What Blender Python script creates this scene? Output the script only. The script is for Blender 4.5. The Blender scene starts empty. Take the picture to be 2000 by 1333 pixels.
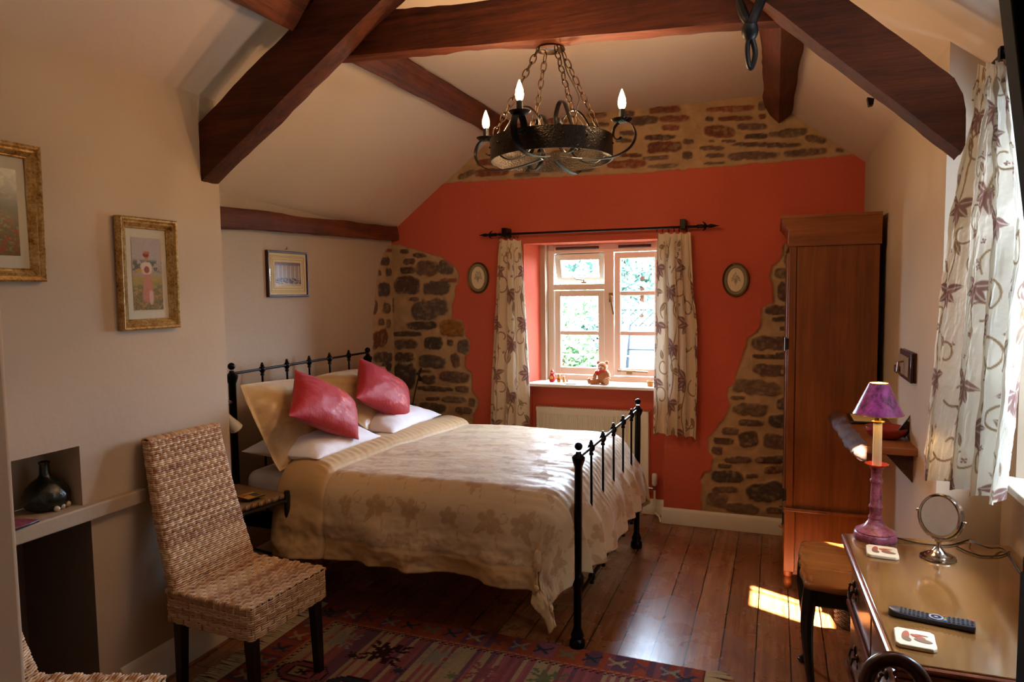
import bpy, bmesh, math, random
import numpy as np
from mathutils import Vector, Matrix, noise
PI = math.pi
random.seed(7)
scene = bpy.context.scene
C = scene.collection
R_ = math.radians

# ------------------------------------------------------------------ camera
H = 1.65
FPX, YAW, PIT, ROL = 1352.0, R_(20.9), R_(4.1), R_(-0.75)
_cy, _sy = math.cos(YAW), math.sin(YAW)
_f = np.array([-_sy*math.cos(PIT), _cy*math.cos(PIT), -math.sin(PIT)])
_r0 = np.array([_cy, _sy, 0.0]); _u0 = np.cross(_r0, _f)
_r = _r0*math.cos(ROL)+_u0*math.sin(ROL); _u = -_r0*math.sin(ROL)+_u0*math.cos(ROL)
CAM = np.array([0.0, 0.0, H])
def W(px, py, ax, v):
    """point of the room that photo pixel (px, py) shows, on the plane ax = v"""
    d = _f+_r*(px-1000)/FPX-_u*(py-666.5)/FPX
    i = 'xyz'.index(ax); t = (v-CAM[i])/d[i]
    return Vector((CAM+d*t).tolist())
cam_d = bpy.data.cameras.new('camera'); cam = bpy.data.objects.new('camera', cam_d); C.objects.link(cam)
cam_d.sensor_width = 36.0; cam_d.lens = 36.0*FPX/2000.0; cam_d.clip_start = 0.05; cam_d.clip_end = 200
cam.matrix_world = Matrix(((_r[0], _u[0], -_f[0], 0), (_r[1], _u[1], -_f[1], 0), (_r[2], _u[2], -_f[2], H), (0, 0, 0, 1)))
scene.camera = cam

# ------------------------------------------------------------------ light and exposure
scene.view_settings.view_transform = 'Standard'; scene.view_settings.look = 'None'
scene.view_settings.gamma = 1.0; scene.view_settings.use_curve_mapping = False
scene.view_settings.exposure = -0.38
wd = bpy.data.worlds.new('sky'); scene.world = wd; wd.use_nodes = True
wn = wd.node_tree.nodes; wl = wd.node_tree.links
for n in list(wn): wn.remove(n)
_o = wn.new('ShaderNodeOutputWorld'); _b = wn.new('ShaderNodeBackground')
_b.inputs[0].default_value = (0.60, 0.78, 1.0, 1); _b.inputs[1].default_value = 110.0
wl.new(_b.outputs[0], _o.inputs[0])
def lamp(name, kind, loc, energy, col, **kw):
    d = bpy.data.lights.new(name, kind); d.energy = energy; d.color = col
    o = bpy.data.objects.new(name, d); C.objects.link(o); o.location = loc
    for k, v in kw.items(): setattr(d, k, v)
    return o
SUN_D = Vector((-0.12, 1.0, -1.6)).normalized()
sun = lamp('sun', 'SUN', (3, -3, 5), 220.0, (1.0, 0.90, 0.74), angle=R_(0.6))
sun.rotation_euler = SUN_D.to_track_quat('-Z', 'Y').to_euler()
try:
    cy = scene.cycles
    cy.use_denoising = True; cy.max_bounces = 8; cy.diffuse_bounces = 5; cy.glossy_bounces = 4
    cy.transmission_bounces = 6; cy.transparent_max_bounces = 12
    cy.sample_clamp_indirect = 6.0; cy.caustics_reflective = False; cy.caustics_refractive = False
except Exception: pass

# ------------------------------------------------------------------ materials
MATS = {}
def lin(h):
    h = h.lstrip('#'); out = []
    for i in (0, 2, 4):
        c = int(h[i:i+2], 16)/255.0
        out.append(c/12.92 if c <= 0.04045 else ((c+0.055)/1.055)**2.4)
    return tuple(out)+(1.0,)
class NT:
    def __init__(s, name):
        s.m = bpy.data.materials.new(name); s.m.use_nodes = True
        s.n = s.m.node_tree.nodes; s.l = s.m.node_tree.links
        s.b = s.n['Principled BSDF']; s.out = s.n['Material Output']
        MATS[name] = s.m
    def new(s, t, ins=None, **kw):
        x = s.n.new(t)
        for k, v in kw.items(): setattr(x, k, v)
        for k, v in (ins or {}).items(): s.set(x, k, v)
        return x
    def set(s, x, k, v):
        sock = x.inputs[k]
        if isinstance(v, bpy.types.NodeSocket): s.l.new(v, sock)
        else:
            if sock.type == 'RGBA' and len(v) == 3: v = tuple(v)+(1,)
            sock.default_value = v
    def coord(s, scale=(1, 1, 1), rot=(0, 0, 0), kind='Object'):
        t = s.new('ShaderNodeTexCoord')
        m = s.new('ShaderNodeMapping', {'Vector': t.outputs[kind], 'Scale': scale, 'Rotation': rot})
        return m.outputs[0]
    def noise(s, vec, scale, detail=4, rough=0.55, dist=0.0):
        return s.new('ShaderNodeTexNoise', {'Vector': vec, 'Scale': scale, 'Detail': detail, 'Roughness': rough, 'Distortion': dist}).outputs[0]
    def ramp(s, fac, stops):
        r = s.new('ShaderNodeValToRGB', {'Fac': fac}); e = r.color_ramp.elements
        while len(e) > 1: e.remove(e[-1])
        e[0].position = stops[0][0]; e[0].color = stops[0][1]
        for p, c in stops[1:]:
            q = e.new(p); q.color = c
        return r.outputs[0]
    def mix(s, fac, a, b, mode='MIX'):
        x = s.new('ShaderNodeMix', data_type='RGBA', blend_type=mode)
        s.set(x, 0, fac); s.set(x, 6, a); s.set(x, 7, b)
        return x.outputs[2]
    def math(s, op, a, b=0.0, c=0.0):
        x = s.new('ShaderNodeMath', operation=op)
        for i, v in enumerate((a, b, c)):
            if isinstance(v, bpy.types.NodeSocket): s.l.new(v, x.inputs[i])
            else: x.inputs[i].default_value = v
        return x.outputs[0]
    def bump(s, h, strength, dist=0.01, normal=None):
        x = s.new('ShaderNodeBump', {'Height': h, 'Strength': strength, 'Distance': dist})
        if normal is not None: s.l.new(normal, x.inputs['Normal'])
        return x.outputs[0]
    def fin(s, **kw):
        for k, v in kw.items():
            s.set(s.b, {'col': 'Base Color', 'rough': 'Roughness', 'metal': 'Metallic', 'normal': 'Normal', 'spec': 'Specular IOR Level',
                        'coat': 'Coat Weight', 'coatr': 'Coat Roughness', 'sheen': 'Sheen Weight', 'em': 'Emission Color', 'ems': 'Emission Strength',
                        'alpha': 'Alpha', 'trans': 'Transmission Weight', 'sss': 'Subsurface Weight'}[k], v)
        return s.m
def g(v): return (v, v, v, 1)
def scl(c, k): return (min(1, c[0]*k), min(1, c[1]*k), min(1, c[2]*k), 1)

def m_plaster(name, col, rough=0.85, bump=0.25):
    t = NT(name); v = t.coord()
    n1 = t.noise(v, 1.7, 5, .6); n2 = t.noise(v, 90, 3, .6); n3 = t.noise(v, 7, 4, .6)
    c = t.mix(n1, scl(col, .93), scl(col, 1.06))
    nb = t.bump(n2, bump*.35, .002); nb = t.bump(n3, bump, .012, nb)
    return t.fin(col=c, rough=rough, normal=nb, spec=.25)
def m_wood(name, dark, light, axis='Z', scale=1.0, rough=.45, bump=.3, spec=.5, coat=0.0, knots=True, spread=1.0):
    """wood with the grain running along the given axis"""
    t = NT(name); st = {'X': (.06, 1, 1), 'Y': (1, .06, 1), 'Z': (1, 1, .06)}[axis]
    v = t.coord(st); v2 = t.coord()
    fine = t.noise(v, 160*scale, 4, .65); broad = t.noise(v, 22*scale, 5, .6, 1.2); blot = t.noise(v2, 3.2*scale, 4, .6)
    mixd = t.math('ADD', t.math('MULTIPLY', fine, .35), t.math('MULTIPLY', broad, .65))
    mixd = t.math('ADD', t.math('MULTIPLY', mixd, .7), t.math('MULTIPLY', blot, .3))
    lo, hi = .5-.16*spread, .5+.16*spread
    c = t.ramp(mixd, [(lo, dark), (.5, scl(((dark[0]+light[0])/2, (dark[1]+light[1])/2, (dark[2]+light[2])/2), 1)), (hi, light)])
    if knots:
        k = t.new('ShaderNodeTexVoronoi', {'Vector': t.coord({'X': (.35, 1, 1), 'Y': (1, .35, 1), 'Z': (1, 1, .35)}[axis]), 'Scale': 2.6*scale}).outputs['Distance']
        kf = t.ramp(k, [(.03, g(1)), (.10, g(0))])
        c = t.mix(t.math('MULTIPLY', kf, .75), c, scl(dark, .35))
    nb = t.bump(mixd, bump, .006)
    return t.fin(col=c, rough=rough, normal=nb, spec=spec, coat=coat, coatr=.12)
def m_metal(name, col, rough=.35, metal=1.0, bump=0.0, bscale=60, dist=.004):
    t = NT(name); v = t.coord()
    kw = {}
    if bump: kw['normal'] = t.bump(t.noise(v, bscale, 3, .5), bump, dist)
    n = t.noise(v, 14, 3, .6)
    return t.fin(col=t.mix(n, scl(col, .85), scl(col, 1.12)), rough=rough, metal=metal, **kw)
def m_plain(name, col, rough=.5, spec=.5, **kw):
    t = NT(name); v = t.coord(); n = t.noise(v, 25, 4, .6)
    nb = t.bump(n, .08, .002)
    return t.fin(col=t.mix(n, scl(col, .93), scl(col, 1.07)), rough=rough, spec=spec, normal=nb, **kw)
def m_cloth(name, col, col2=None, rough=.8, weave=900, bump=.25, sheen=.2, attr=None):
    t = NT(name); v = t.coord()
    n = t.noise(v, 5, 4, .6); w = t.noise(v, weave, 2, .5); wr = t.noise(v, 26, 4, .6)
    if attr:
        a = t.new('ShaderNodeAttribute', attribute_name=attr); c0 = a.outputs['Color']
        c = t.mix(1.0, c0, t.mix(n, g(.94), g(1.0)), 'MULTIPLY')
    else: c = t.mix(n, scl(col, .94), col2 or scl(col, 1.06))
    nb = t.bump(w, bump*.4, .001); nb = t.bump(wr, bump, .004, nb)
    return t.fin(col=c, rough=rough, normal=nb, sheen=sheen, spec=.3)
def m_attr(name, attr='col', rough=.8, bump=.3, bscale=60, dist=.004, spec=.3, coat=0.0):
    t = NT(name); v = t.coord()
    a = t.new('ShaderNodeAttribute', attribute_name=attr)
    n = t.noise(v, bscale, 4, .65); n2 = t.noise(v, bscale*.25, 4, .6)
    c = t.mix(1.0, a.outputs['Color'], t.mix(n, g(.84), g(1.0)), 'MULTIPLY')
    return t.fin(col=c, rough=rough, spec=spec, normal=t.bump(n, bump, dist), coat=coat)
def m_glass(name, tint=(1, 1, 1, 1), gloss=.06):
    t = NT(name)
    tr = t.new('ShaderNodeBsdfTransparent', {'Color': tint}); gl = t.new('ShaderNodeBsdfGlossy', {'Roughness': .02})
    lw = t.new('ShaderNodeLayerWeight', {'Blend': .5}).outputs['Facing']
    f = t.math('ADD', t.math('MULTIPLY', t.math('POWER', lw, 5.0), .7), gloss*.5)
    mx = t.new('ShaderNodeMixShader', {0: f, 1: tr.outputs[0], 2: gl.outputs[0]})
    t.l.new(mx.outputs[0], t.out.inputs[0]); return t.m
def m_emit(name, col, s):
    """clear glowing bulb: gives off light and lets the light of its filament through"""
    t = NT(name); e = t.new('ShaderNodeEmission', {'Color': col, 'Strength': s}); tr = t.new('ShaderNodeBsdfTransparent')
    a = t.new('ShaderNodeAddShader', {0: e.outputs[0], 1: tr.outputs[0]}); t.l.new(a.outputs[0], t.out.inputs[0]); return t.m

# ------------------------------------------------------------------ mesh helpers
class MB:
    def __init__(s): s.v = []; s.f = []
    def add(s, vs, fs):
        o = len(s.v); s.v += [tuple(p) for p in vs]; s.f += [tuple(i+o for i in q) for q in fs]; return s
    def box(s, a, b, M=None):
        x0, y0, z0 = a; x1, y1, z1 = b
        vs = [Vector(p) for p in ((x0,y0,z0),(x1,y0,z0),(x1,y1,z0),(x0,y1,z0),(x0,y0,z1),(x1,y0,z1),(x1,y1,z1),(x0,y1,z1))]
        if M is not None: vs = [M@p for p in vs]
        return s.add(vs, [(0,3,2,1),(4,5,6,7),(0,1,5,4),(1,2,6,5),(2,3,7,6),(3,0,4,7)])
    def tube(s, pts, r, n=8, closed=False, caps=True, flat=None):
        """sweep a circle (or an ellipse flat=(ru, rv, up)) along pts; r may be a list"""
        pts = [Vector(p) for p in pts]; k = len(pts)
        rs = r if isinstance(r, (list, tuple)) else [r]*k
        vs = []; up = None
        for i, p in enumerate(pts):
            a = pts[(i-1) % k] if (closed or i > 0) else p; b = pts[(i+1) % k] if (closed or i < k-1) else p
            t = (b-a)
            if t.length < 1e-9: t = Vector((0, 0, 1))
            t.normalize()
            if flat: u = Vector(flat[2]); u = u-t*u.dot(t)
            elif up is None:
                u = t.cross(Vector((0, 0, 1)) if abs(t.z) < .9 else Vector((1, 0, 0)))
            else: u = up-t*up.dot(t)
            if u.length < 1e-6: u = t.orthogonal()
            u.normalize(); up = u; w = t.cross(u)
            ru, rv = (flat[0], flat[1]) if flat else (rs[i], rs[i])
            for j in range(n):
                q = 2*PI*j/n; vs.append(p+u*(ru*math.cos(q))+w*(rv*math.sin(q)))
        fs = []
        for i in range(k if closed else k-1):
            for j in range(n):
                a = i*n+j; b = i*n+(j+1) % n; c = ((i+1) % k)*n
                fs.append((a, b, c+(j+1) % n, c+j))
        if caps and not closed:
            fs.append(tuple(range(n-1, -1, -1))); fs.append(tuple((k-1)*n+j for j in range(n)))
        return s.add(vs, fs)
    def lathe(s, prof, c=(0, 0, 0), n=24, M=None, cap=True):
        """profile [(r, z)...] turned about the vertical through c"""
        c = Vector(c); vs = []
        for r, z in prof:
            for j in range(n):
                q = 2*PI*j/n; p = Vector((r*math.cos(q), r*math.sin(q), z))
                vs.append((M@p if M is not None else p)+c)
        fs = []; k = len(prof)
        for i in range(k-1):
            for j in range(n):
                fs.append((i*n+j, i*n+(j+1) % n, (i+1)*n+(j+1) % n, (i+1)*n+j))
        if cap:
            fs.append(tuple(range(n-1, -1, -1))); fs.append(tuple((k-1)*n+j for j in range(n)))
        return s.add(vs, fs)
    def sphere(s, c, r, n=16, m=10, M=None):
        rr = r if isinstance(r, (tuple, list)) else (r, r, r); c = Vector(c)
        vs = []; fs = []
        for i in range(m+1):
            a = -PI/2+PI*i/m
            for j in range(n):
                q = 2*PI*j/n; p = Vector((rr[0]*math.cos(a)*math.cos(q), rr[1]*math.cos(a)*math.sin(q), rr[2]*math.sin(a)))
                vs.append((M@p if M is not None else p)+c)
        for i in range(m):
            for j in range(n): fs.append((i*n+j, i*n+(j+1) % n, (i+1)*n+(j+1) % n, (i+1)*n+j))
        return s.add(vs, fs)
    def prism(s, poly, d, n=None):
        """polygon of 3D points pushed along vector d"""
        poly = [Vector(p) for p in poly]; d = Vector(d); k = len(poly)
        vs = poly+[p+d for p in poly]
        fs = [tuple(range(k-1, -1, -1)), tuple(range(k, 2*k))]+[(i, (i+1) % k, k+(i+1) % k, k+i) for i in range(k)]
        return s.add(vs, fs)
    def grid(s, P):
        """P: rows of points -> sheet"""
        r = len(P); c = len(P[0]); vs = [p for row in P for p in row]
        return s.add(vs, [(i*c+j, i*c+j+1, (i+1)*c+j+1, (i+1)*c+j) for i in range(r-1) for j in range(c-1)])
    def build(s, name, mat, parent=None, smooth=None, bevel=0, sub=0, seg=2, solid=0, weld=False):
        me = bpy.data.meshes.new(name); me.from_pydata([tuple(p) for p in s.v], [], s.f)
        bm = bmesh.new(); bm.from_mesh(me)
        if weld: bmesh.ops.remove_doubles(bm, verts=bm.verts, dist=1e-5)
        bmesh.ops.dissolve_degenerate(bm, dist=1e-6, edges=bm.edges)
        bmesh.ops.recalc_face_normals(bm, faces=bm.faces); bm.to_mesh(me); bm.free()
        return link(name, me, mat, parent, smooth, bevel, sub, seg, solid)
def wm(o):
    M = Matrix.Identity(4)
    while o is not None: M = o.matrix_basis@M; o = o.parent
    return M
def link(name, me, mat, parent=None, smooth=None, bevel=0, sub=0, seg=2, solid=0):
    o = bpy.data.objects.new(name, me); C.objects.link(o)
    if mat is not None: me.materials.append(MATS[mat] if isinstance(mat, str) else mat)
    if parent is not None:
        o.parent = parent; me.transform(wm(parent).inverted())
    if solid:
        q = o.modifiers.new('solid', 'SOLIDIFY'); q.thickness = solid; q.offset = -1
    if bevel:
        q = o.modifiers.new('bevel', 'BEVEL'); q.width = bevel; q.segments = seg; q.limit_method = 'ANGLE'; q.angle_limit = R_(40)
        q.harden_normals = False
    if sub:
        q = o.modifiers.new('sub', 'SUBSURF'); q.levels = sub; q.render_levels = sub
    if smooth is None: smooth = 35
    if smooth: smooth_by(me, smooth)
    return o
def smooth_by(me, ang):
    me.shade_smooth()
    if ang >= 180: return
    try: me.set_sharp_from_angle(angle=R_(ang))
    except Exception: pass
def npgrid(name, P, mat, col=None, parent=None, keep=None, attr='col', smooth=180, solid=0):
    """P: array (rows, cols, 3); col: array (rows, cols, 3) linear colour per vertex; keep: (rows-1, cols-1) bool of cells"""
    r, c = P.shape[:2]; me = bpy.data.meshes.new(name)
    i, j = np.meshgrid(np.arange(r-1), np.arange(c-1), indexing='ij'); a = i*c+j
    F = np.stack([a, a+1, a+c+1, a+c], -1).reshape(-1, 4)
    if keep is not None: F = F[keep.reshape(-1)]
    me.vertices.add(r*c); me.vertices.foreach_set('co', P.reshape(-1).astype(np.float32))
    me.loops.add(len(F)*4); me.loops.foreach_set('vertex_index', F.reshape(-1).astype(np.int32))
    me.polygons.add(len(F)); me.polygons.foreach_set('loop_start', (np.arange(len(F))*4).astype(np.int32))
    try: me.polygons.foreach_set('loop_total', np.full(len(F), 4, np.int32))
    except Exception: pass
    me.update(calc_edges=True); me.validate()
    if col is not None:
        at = me.color_attributes.new(attr, 'FLOAT_COLOR', 'POINT')
        cc = np.ones((r*c, 4), np.float32); cc[:, :3] = col.reshape(-1, 3); at.data.foreach_set('color', cc.reshape(-1))
    return link(name, me, mat, parent, smooth, solid=solid)
def L3(h): return np.array(lin(h)[:3])

# ------------------------------------------------------------------ things, parts, setting
def tag(o, label=None, cat=None, group=None, kind=None):
    if label: o['label'] = label
    if cat: o['category'] = cat
    if group: o['group'] = group
    if kind: o['kind'] = kind
    return o
def thing(name, label, cat, loc=(0, 0, 0), rz=0.0, group=None, rot=None):
    o = bpy.data.objects.new(name, None); o.empty_display_size = .1; C.objects.link(o)
    o.location = loc; o.rotation_euler = rot if rot is not None else (0, 0, rz)
    return tag(o, label, cat, group)
def struct(o, name=None): o['kind'] = 'structure'; return o
def kids(o): return [c for c in bpy.data.objects if c.parent == o]
def dup(o, parent=None):
    c = o.copy(); C.objects.link(c); c.parent = parent
    for ch in kids(o): dup(ch, c)
    return c
def sm(a, b, x): t = np.clip((x-a)/(b-a), 0, 1); return t*t*(3-2*t)
_rs = np.random.RandomState(3)
_NT = _rs.rand(64, 64)
def vnoise(x, y, s=1.0):
    """tileable value noise on arrays"""
    x = np.asarray(x, float)*s; y = np.asarray(y, float)*s
    xi = np.floor(x).astype(int); yi = np.floor(y).astype(int); fx = x-xi; fy = y-yi
    fx = fx*fx*(3-2*fx); fy = fy*fy*(3-2*fy)
    A = _NT[xi % 64, yi % 64]; B = _NT[(xi+1) % 64, yi % 64]; D = _NT[xi % 64, (yi+1) % 64]; E = _NT[(xi+1) % 64, (yi+1) % 64]
    return (A*(1-fx)+B*fx)*(1-fy)+(D*(1-fx)+E*fx)*fy
def fbm(x, y, s=1.0, o=4):
    r = 0; a = .5; t = 0
    for k in range(o): r = r+a*vnoise(x+17*k, y+31*k, s); t += a; s *= 2.03; a *= .5
    return r/t

# ------------------------------------------------------------------ the setting: room shell
YB = 4.862          # back wall
XA, XC, XR = -2.874, -2.46, 0.55      # alcove wall, chimney breast, right wall
YC, YV, XV = 2.60, 2.84, 0.97         # breast corner, window bay end, bay depth
m_plaster('cream_plaster', lin('#b8a48e'))
m_plaster('ceiling_plaster', lin('#ccb6a2'), bump=.35)
m_plaster('salmon_plaster', lin('#c65a42'))
m_plaster('white_paint', lin('#e4dac6'), rough=.4, bump=.05)
m_plaster('window_paint', lin('#fdf4ea'), rough=.35, bump=.04)
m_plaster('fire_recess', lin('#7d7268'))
m_plaster('mantel_stone', lin('#a8957f'), bump=.5)
m_attr('wall_attr', rough=.88, bump=.35, bscale=70, dist=.004)
m_wood('beam_oak', lin('#1c0c07'), lin('#6a3216'), 'X', 1.0, .6, .9, .2)
m_wood('beam_oak_y', lin('#220f08'), lin('#74381a'), 'Y', 1.0, .6, .9, .2)
m_plain('black_iron', lin('#120f0e'), .38, .6)
m_plain('black_gloss', lin('#0b0a0a'), .12, .6)

def floor_mat():
    t = NT('pine_floor'); v = t.coord(); sx = t.new('ShaderNodeSeparateXYZ', {0: v})
    wob = t.math('MULTIPLY', t.math('SUBTRACT', t.noise(t.coord((.2, 2.0, 1)), 2.2, 2), .5), .006)
    bx = t.math('DIVIDE', t.math('ADD', t.math('ADD', sx.outputs[0], wob), 3.006), .147)
    fl = t.math('FLOOR', bx); fr = t.math('SUBTRACT', bx, fl)
    rnd = t.new('ShaderNodeTexWhiteNoise', {'W': fl}, noise_dimensions='1D').outputs[0]
    # joints across the boards, each board with its own offset
    by = t.math('DIVIDE', t.math('ADD', sx.outputs[1], t.math('MULTIPLY', rnd, 5.3)), 2.3)
    jf = t.math('FRACT', by); je = t.math('LESS_THAN', jf, .0022)
    edge = t.math('MINIMUM', fr, t.math('SUBTRACT', 1.0, fr)); gap = t.math('LESS_THAN', edge, .020)
    gap = t.math('MAXIMUM', gap, je)
    off = t.new('ShaderNodeCombineXYZ', {0: t.math('MULTIPLY', rnd, 9.0), 1: t.math('MULTIPLY', rnd, 31.0)}).outputs[0]
    va = t.new('ShaderNodeVectorMath', {0: t.coord((1, .055, 1)), 1: off}, operation='ADD').outputs[0]
    vb = t.new('ShaderNodeVectorMath', {0: t.coord((1, .4, 1)), 1: off}, operation='ADD').outputs[0]
    broad = t.noise(va, 24, 5, .62, 1.4); fine = t.noise(va, 150, 4, .65)
    mx = t.math('ADD', t.math('MULTIPLY', broad, .65), t.math('MULTIPLY', fine, .35))
    c = t.ramp(mx, [(.33, lin('#6e3a1c')), (.5, lin('#9a5e34')), (.68, lin('#bc8250'))])
    c = t.mix(t.math('MULTIPLY', rnd, .45), c, lin('#6a3418'), 'MIX')
    kn = t.new('ShaderNodeTexVoronoi', {'Vector': vb, 'Scale': 4.2}).outputs['Distance']
    kf = t.ramp(kn, [(.035, g(1)), (.075, g(0))]); c = t.mix(t.math('MULTIPLY', kf, .8), c, lin('#2a0f07'))
    blot = t.noise(v, 5, 5, .6); c = t.mix(t.ramp(blot, [(.3, g(0)), (.9, g(.45))]), c, lin('#4a2010'))
    c = t.mix(gap, c, lin('#120703'))
    h = t.math('SUBTRACT', t.math('MULTIPLY', mx, .25), gap)
    dent = t.ramp(t.noise(v, 38, 2, .5), [(.62, g(0)), (.75, g(1))])
    nb = t.bump(t.noise(t.coord((1, .35, 1)), 9, 3, .5), .05, .02)
    nb = t.bump(h, .35, .004, nb); nb = t.bump(dent, -.1, .003, nb)
    rg = t.math('ADD', .16, t.math('MULTIPLY', blot, .24))
    return t.fin(col=c, rough=rg, normal=nb, spec=.6)
floor_mat()
fl = MB().box((-3.2, -1.8, -.1), (1.1, 5.2, 0)).build('floor', 'pine_floor'); struct(fl)

# --- back wall: salmon plaster broken away to the rubble stone behind it
X0, X1 = -1.755, -.725       # window niche
ZS, ZH = .962, 2.0           # sill, head
def axis(a, b, step, cuts):
    ks = [a]+[c for c in cuts if a < c < b]+[b]; out = []
    for p, q in zip(ks[:-1], ks[1:]):
        n = max(1, int(round((q-p)/step))); out += list(np.linspace(p, q, n, endpoint=False))
    return np.array(out+[b])
def inpoly(px, py, poly):
    ins = np.zeros(px.shape, bool); d = np.full(px.shape, 9.0); n = len(poly)
    for i in range(n):
        x1, y1 = poly[i]; x2, y2 = poly[(i+1) % n]
        c = ((y1 > py) != (y2 > py))
        with np.errstate(divide='ignore', invalid='ignore'):
            ins ^= c & (px < (x2-x1)*(py-y1)/((y2-y1) if y2 != y1 else 1e-9)+x1)
        ex, ey = x2-x1, y2-y1; L = ex*ex+ey*ey+1e-12
        t = np.clip(((px-x1)*ex+(py-y1)*ey)/L, 0, 1)
        d = np.minimum(d, np.hypot(px-x1-t*ex, py-y1-t*ey))
    return np.where(ins, -d, d)          # signed distance, negative inside
def to_wall(pts, ox, oy, k, ax, val):
    out = []
    for x, y in pts:
        p = W(ox+x/k, oy+y/k, ax, val); out.append((p.x if ax == 'y' else p.y, p.z))
    return out
def stones_on(U, V, col, hgt, lst, ox, oy, k, ax, val, seed=0):
    rs = np.random.RandomState(seed)
    for s in lst:
        cx, cy, w, h = s[:4]; rot = s[4] if len(s) > 4 else 0; kind = s[5] if len(s) > 5 else 0
        (u0, v0), (ul, vl), (ut, vt) = to_wall([(cx, cy), (cx+w/2, cy), (cx, cy-h/2)], ox, oy, k, ax, val)
        a = math.hypot(ul-u0, vl-v0)*1.11; b = abs(vt-v0)*1.14; th = math.atan2(vl-v0, ul-u0)+R_(-rot)
        rs_ = rs.rand(4)
        du = U-u0; dv = V-v0
        m = (abs(du) < a*1.5+b) & (abs(dv) < b*1.5+a*.5)
        if not m.any(): continue
        x = du[m]*math.cos(th)+dv[m]*math.sin(th); y = -du[m]*math.sin(th)+dv[m]*math.cos(th)
        nz = fbm(U[m]+seed*3.1, V[m]+cx*.01, 26, 3)-.5
        e = ((abs(x/a+nz*.25))**3.2+(abs(y/b+nz*.55))**3.2)**(1/3.2)
        f = 1-sm(.86, 1.04, e)
        base = {0: L3('#6b5346'), 1: L3('#86503a'), 2: L3('#a06a2c'), 3: L3('#77604c'), 4: L3('#5f5049')}[kind]
        base = base*(.60+.45*rs_[0])*np.array([1, 1-.08*rs_[1], 1-.12*rs_[2]])
        mot = fbm(U[m]*1.0, V[m]*1.6, 55, 3)[:, None]; c = base*(.55+.95*mot)
        dust = sm(.55, .75, fbm(U[m]+9, V[m]+4, 40, 3))[:, None]*.45
        c = c*(1-dust)+L3('#a18866')*dust
        col[m] = col[m]*(1-f[:, None])+c*f[:, None]
        hgt[m] = hgt[m]+f*(.006+.006*rs_[3])+f*(nz*.006)
PL_S = L3('#c65a42'); MORT = L3('#b8966e')
zL, zM = (700, 440, 3.172), (1300, 440, 2.8543)
LEFT_PATCH = to_wall([(205, 118), (260, 125), (400, 165), (520, 200), (590, 250), (625, 310), (620, 360), (595, 400), (600, 450), (585, 480), (578, 580), (640, 590), (665, 640), (665, 690),
    (690, 720), (690, 790), (660, 815), (660, 880), (700, 920), (710, 1040), (745, 1075), (740, 1130), (715, 1170), (715, 1245), (720, 1500), (725, 1900), (180, 1900), (180, 118)], *zL, 'y', YB)
RIGHT_PATCH = to_wall([(720, 90), (690, 95), (655, 110), (645, 190), (590, 235), (583, 300), (600, 330), (600, 430), (535, 460), (525, 570), (500, 600), (460, 625), (440, 700), (395, 830), (380, 890),
    (345, 910), (340, 970), (360, 1000), (335, 1060), (270, 1150), (235, 1190), (230, 1255)], *zM, 'y', YB)+to_wall([(900, 150), (950, 195), (950, 330), (935, 355), (860, 375), (845, 430), (840, 800), (2300, 900), (2300, -1500)], 1200, 850, 4.9925, 'y', YB)
BAND = [tuple(W(x, y, 'y', YB))[::2] for x, y in ((860, 360), (885, 357), (970, 352), (1100, 345), (1250, 338), (1350, 330), (1500, 318), (1660, 303), (1720, 297), (1720, 60), (700, 60), (700, 250))]
S_LEFT = [(282,162,50,30),(378,187,80,28),(312,226,68,36),(302,280,92,40),(425,265,130,90,0,3),(540,262,95,80,10,4),(555,343,100,26,0,1),(300,375,150,105),(480,390,160,85,-4,4),(343,460,55,24),
    (440,522,225,115,-12,4),(390,622,190,45,-2,4),(582,640,155,95,6,2),(300,675,170,32),(292,738,140,56),(460,733,110,72,0,4),(565,728,40,40,0,3),(650,755,75,80,0,4),(283,817,115,50),(455,845,155,78,4,4),
    (598,840,50,90,-14),(285,930,130,150,0,4),(410,905,80,20),(432,957,85,50),(595,940,175,65,3),(470,1015,215,30,3),(643,1018,85,38,3),(457,1077,82,24),(590,1082,145,36,2,3),(700,1100,40,50,0,3),
    (455,1130,165,55,6,3),(650,1150,100,40,4),(420,1210,150,34,4),(600,1215,150,36,4),(300,1130,120,50),(300,1230,130,60),(480,1290,160,50),(640,1300,120,50),(300,1340,150,60)]
S_RIGHT = [(640,270,70,55,0,3),(668,375,90,100),(625,475,150,50,3),(640,525,90,25),(665,578,60,25),(595,660,220,75,2),(560,735,150,25,4),(655,730,90,40),(590,812,210,60,6),(500,905,270,75,8,3),(400,965,80,20),
    (470,1030,180,70,0,3),(665,1000,90,60),(475,1105,140,36,2),(650,1095,150,70,4,4),(360,1152,90,38,4),(460,1195,110,80,-8),(615,1210,140,80,8),(320,1205,110,36,5),(400,1310,140,30),(590,1310,180,36,-3),
    (690,190,60,60,0,3),(640,150,40,60,0,3)]
S_RIGHT2 = [(1000,155,100,70,10),(1210,250,230,60),(1530,245,300,55),(1070,305,130,45),(1570,345,210,70,-4,1),(1100,410,300,110,4,4),(1340,405,110,45),(1480,560,390,170,-6,4),(1000,640,200,130,8,3),(1250,720,300,90,8,3),(1080,540,240,60,0,3),(1560,740,150,60,4,3)]
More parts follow.
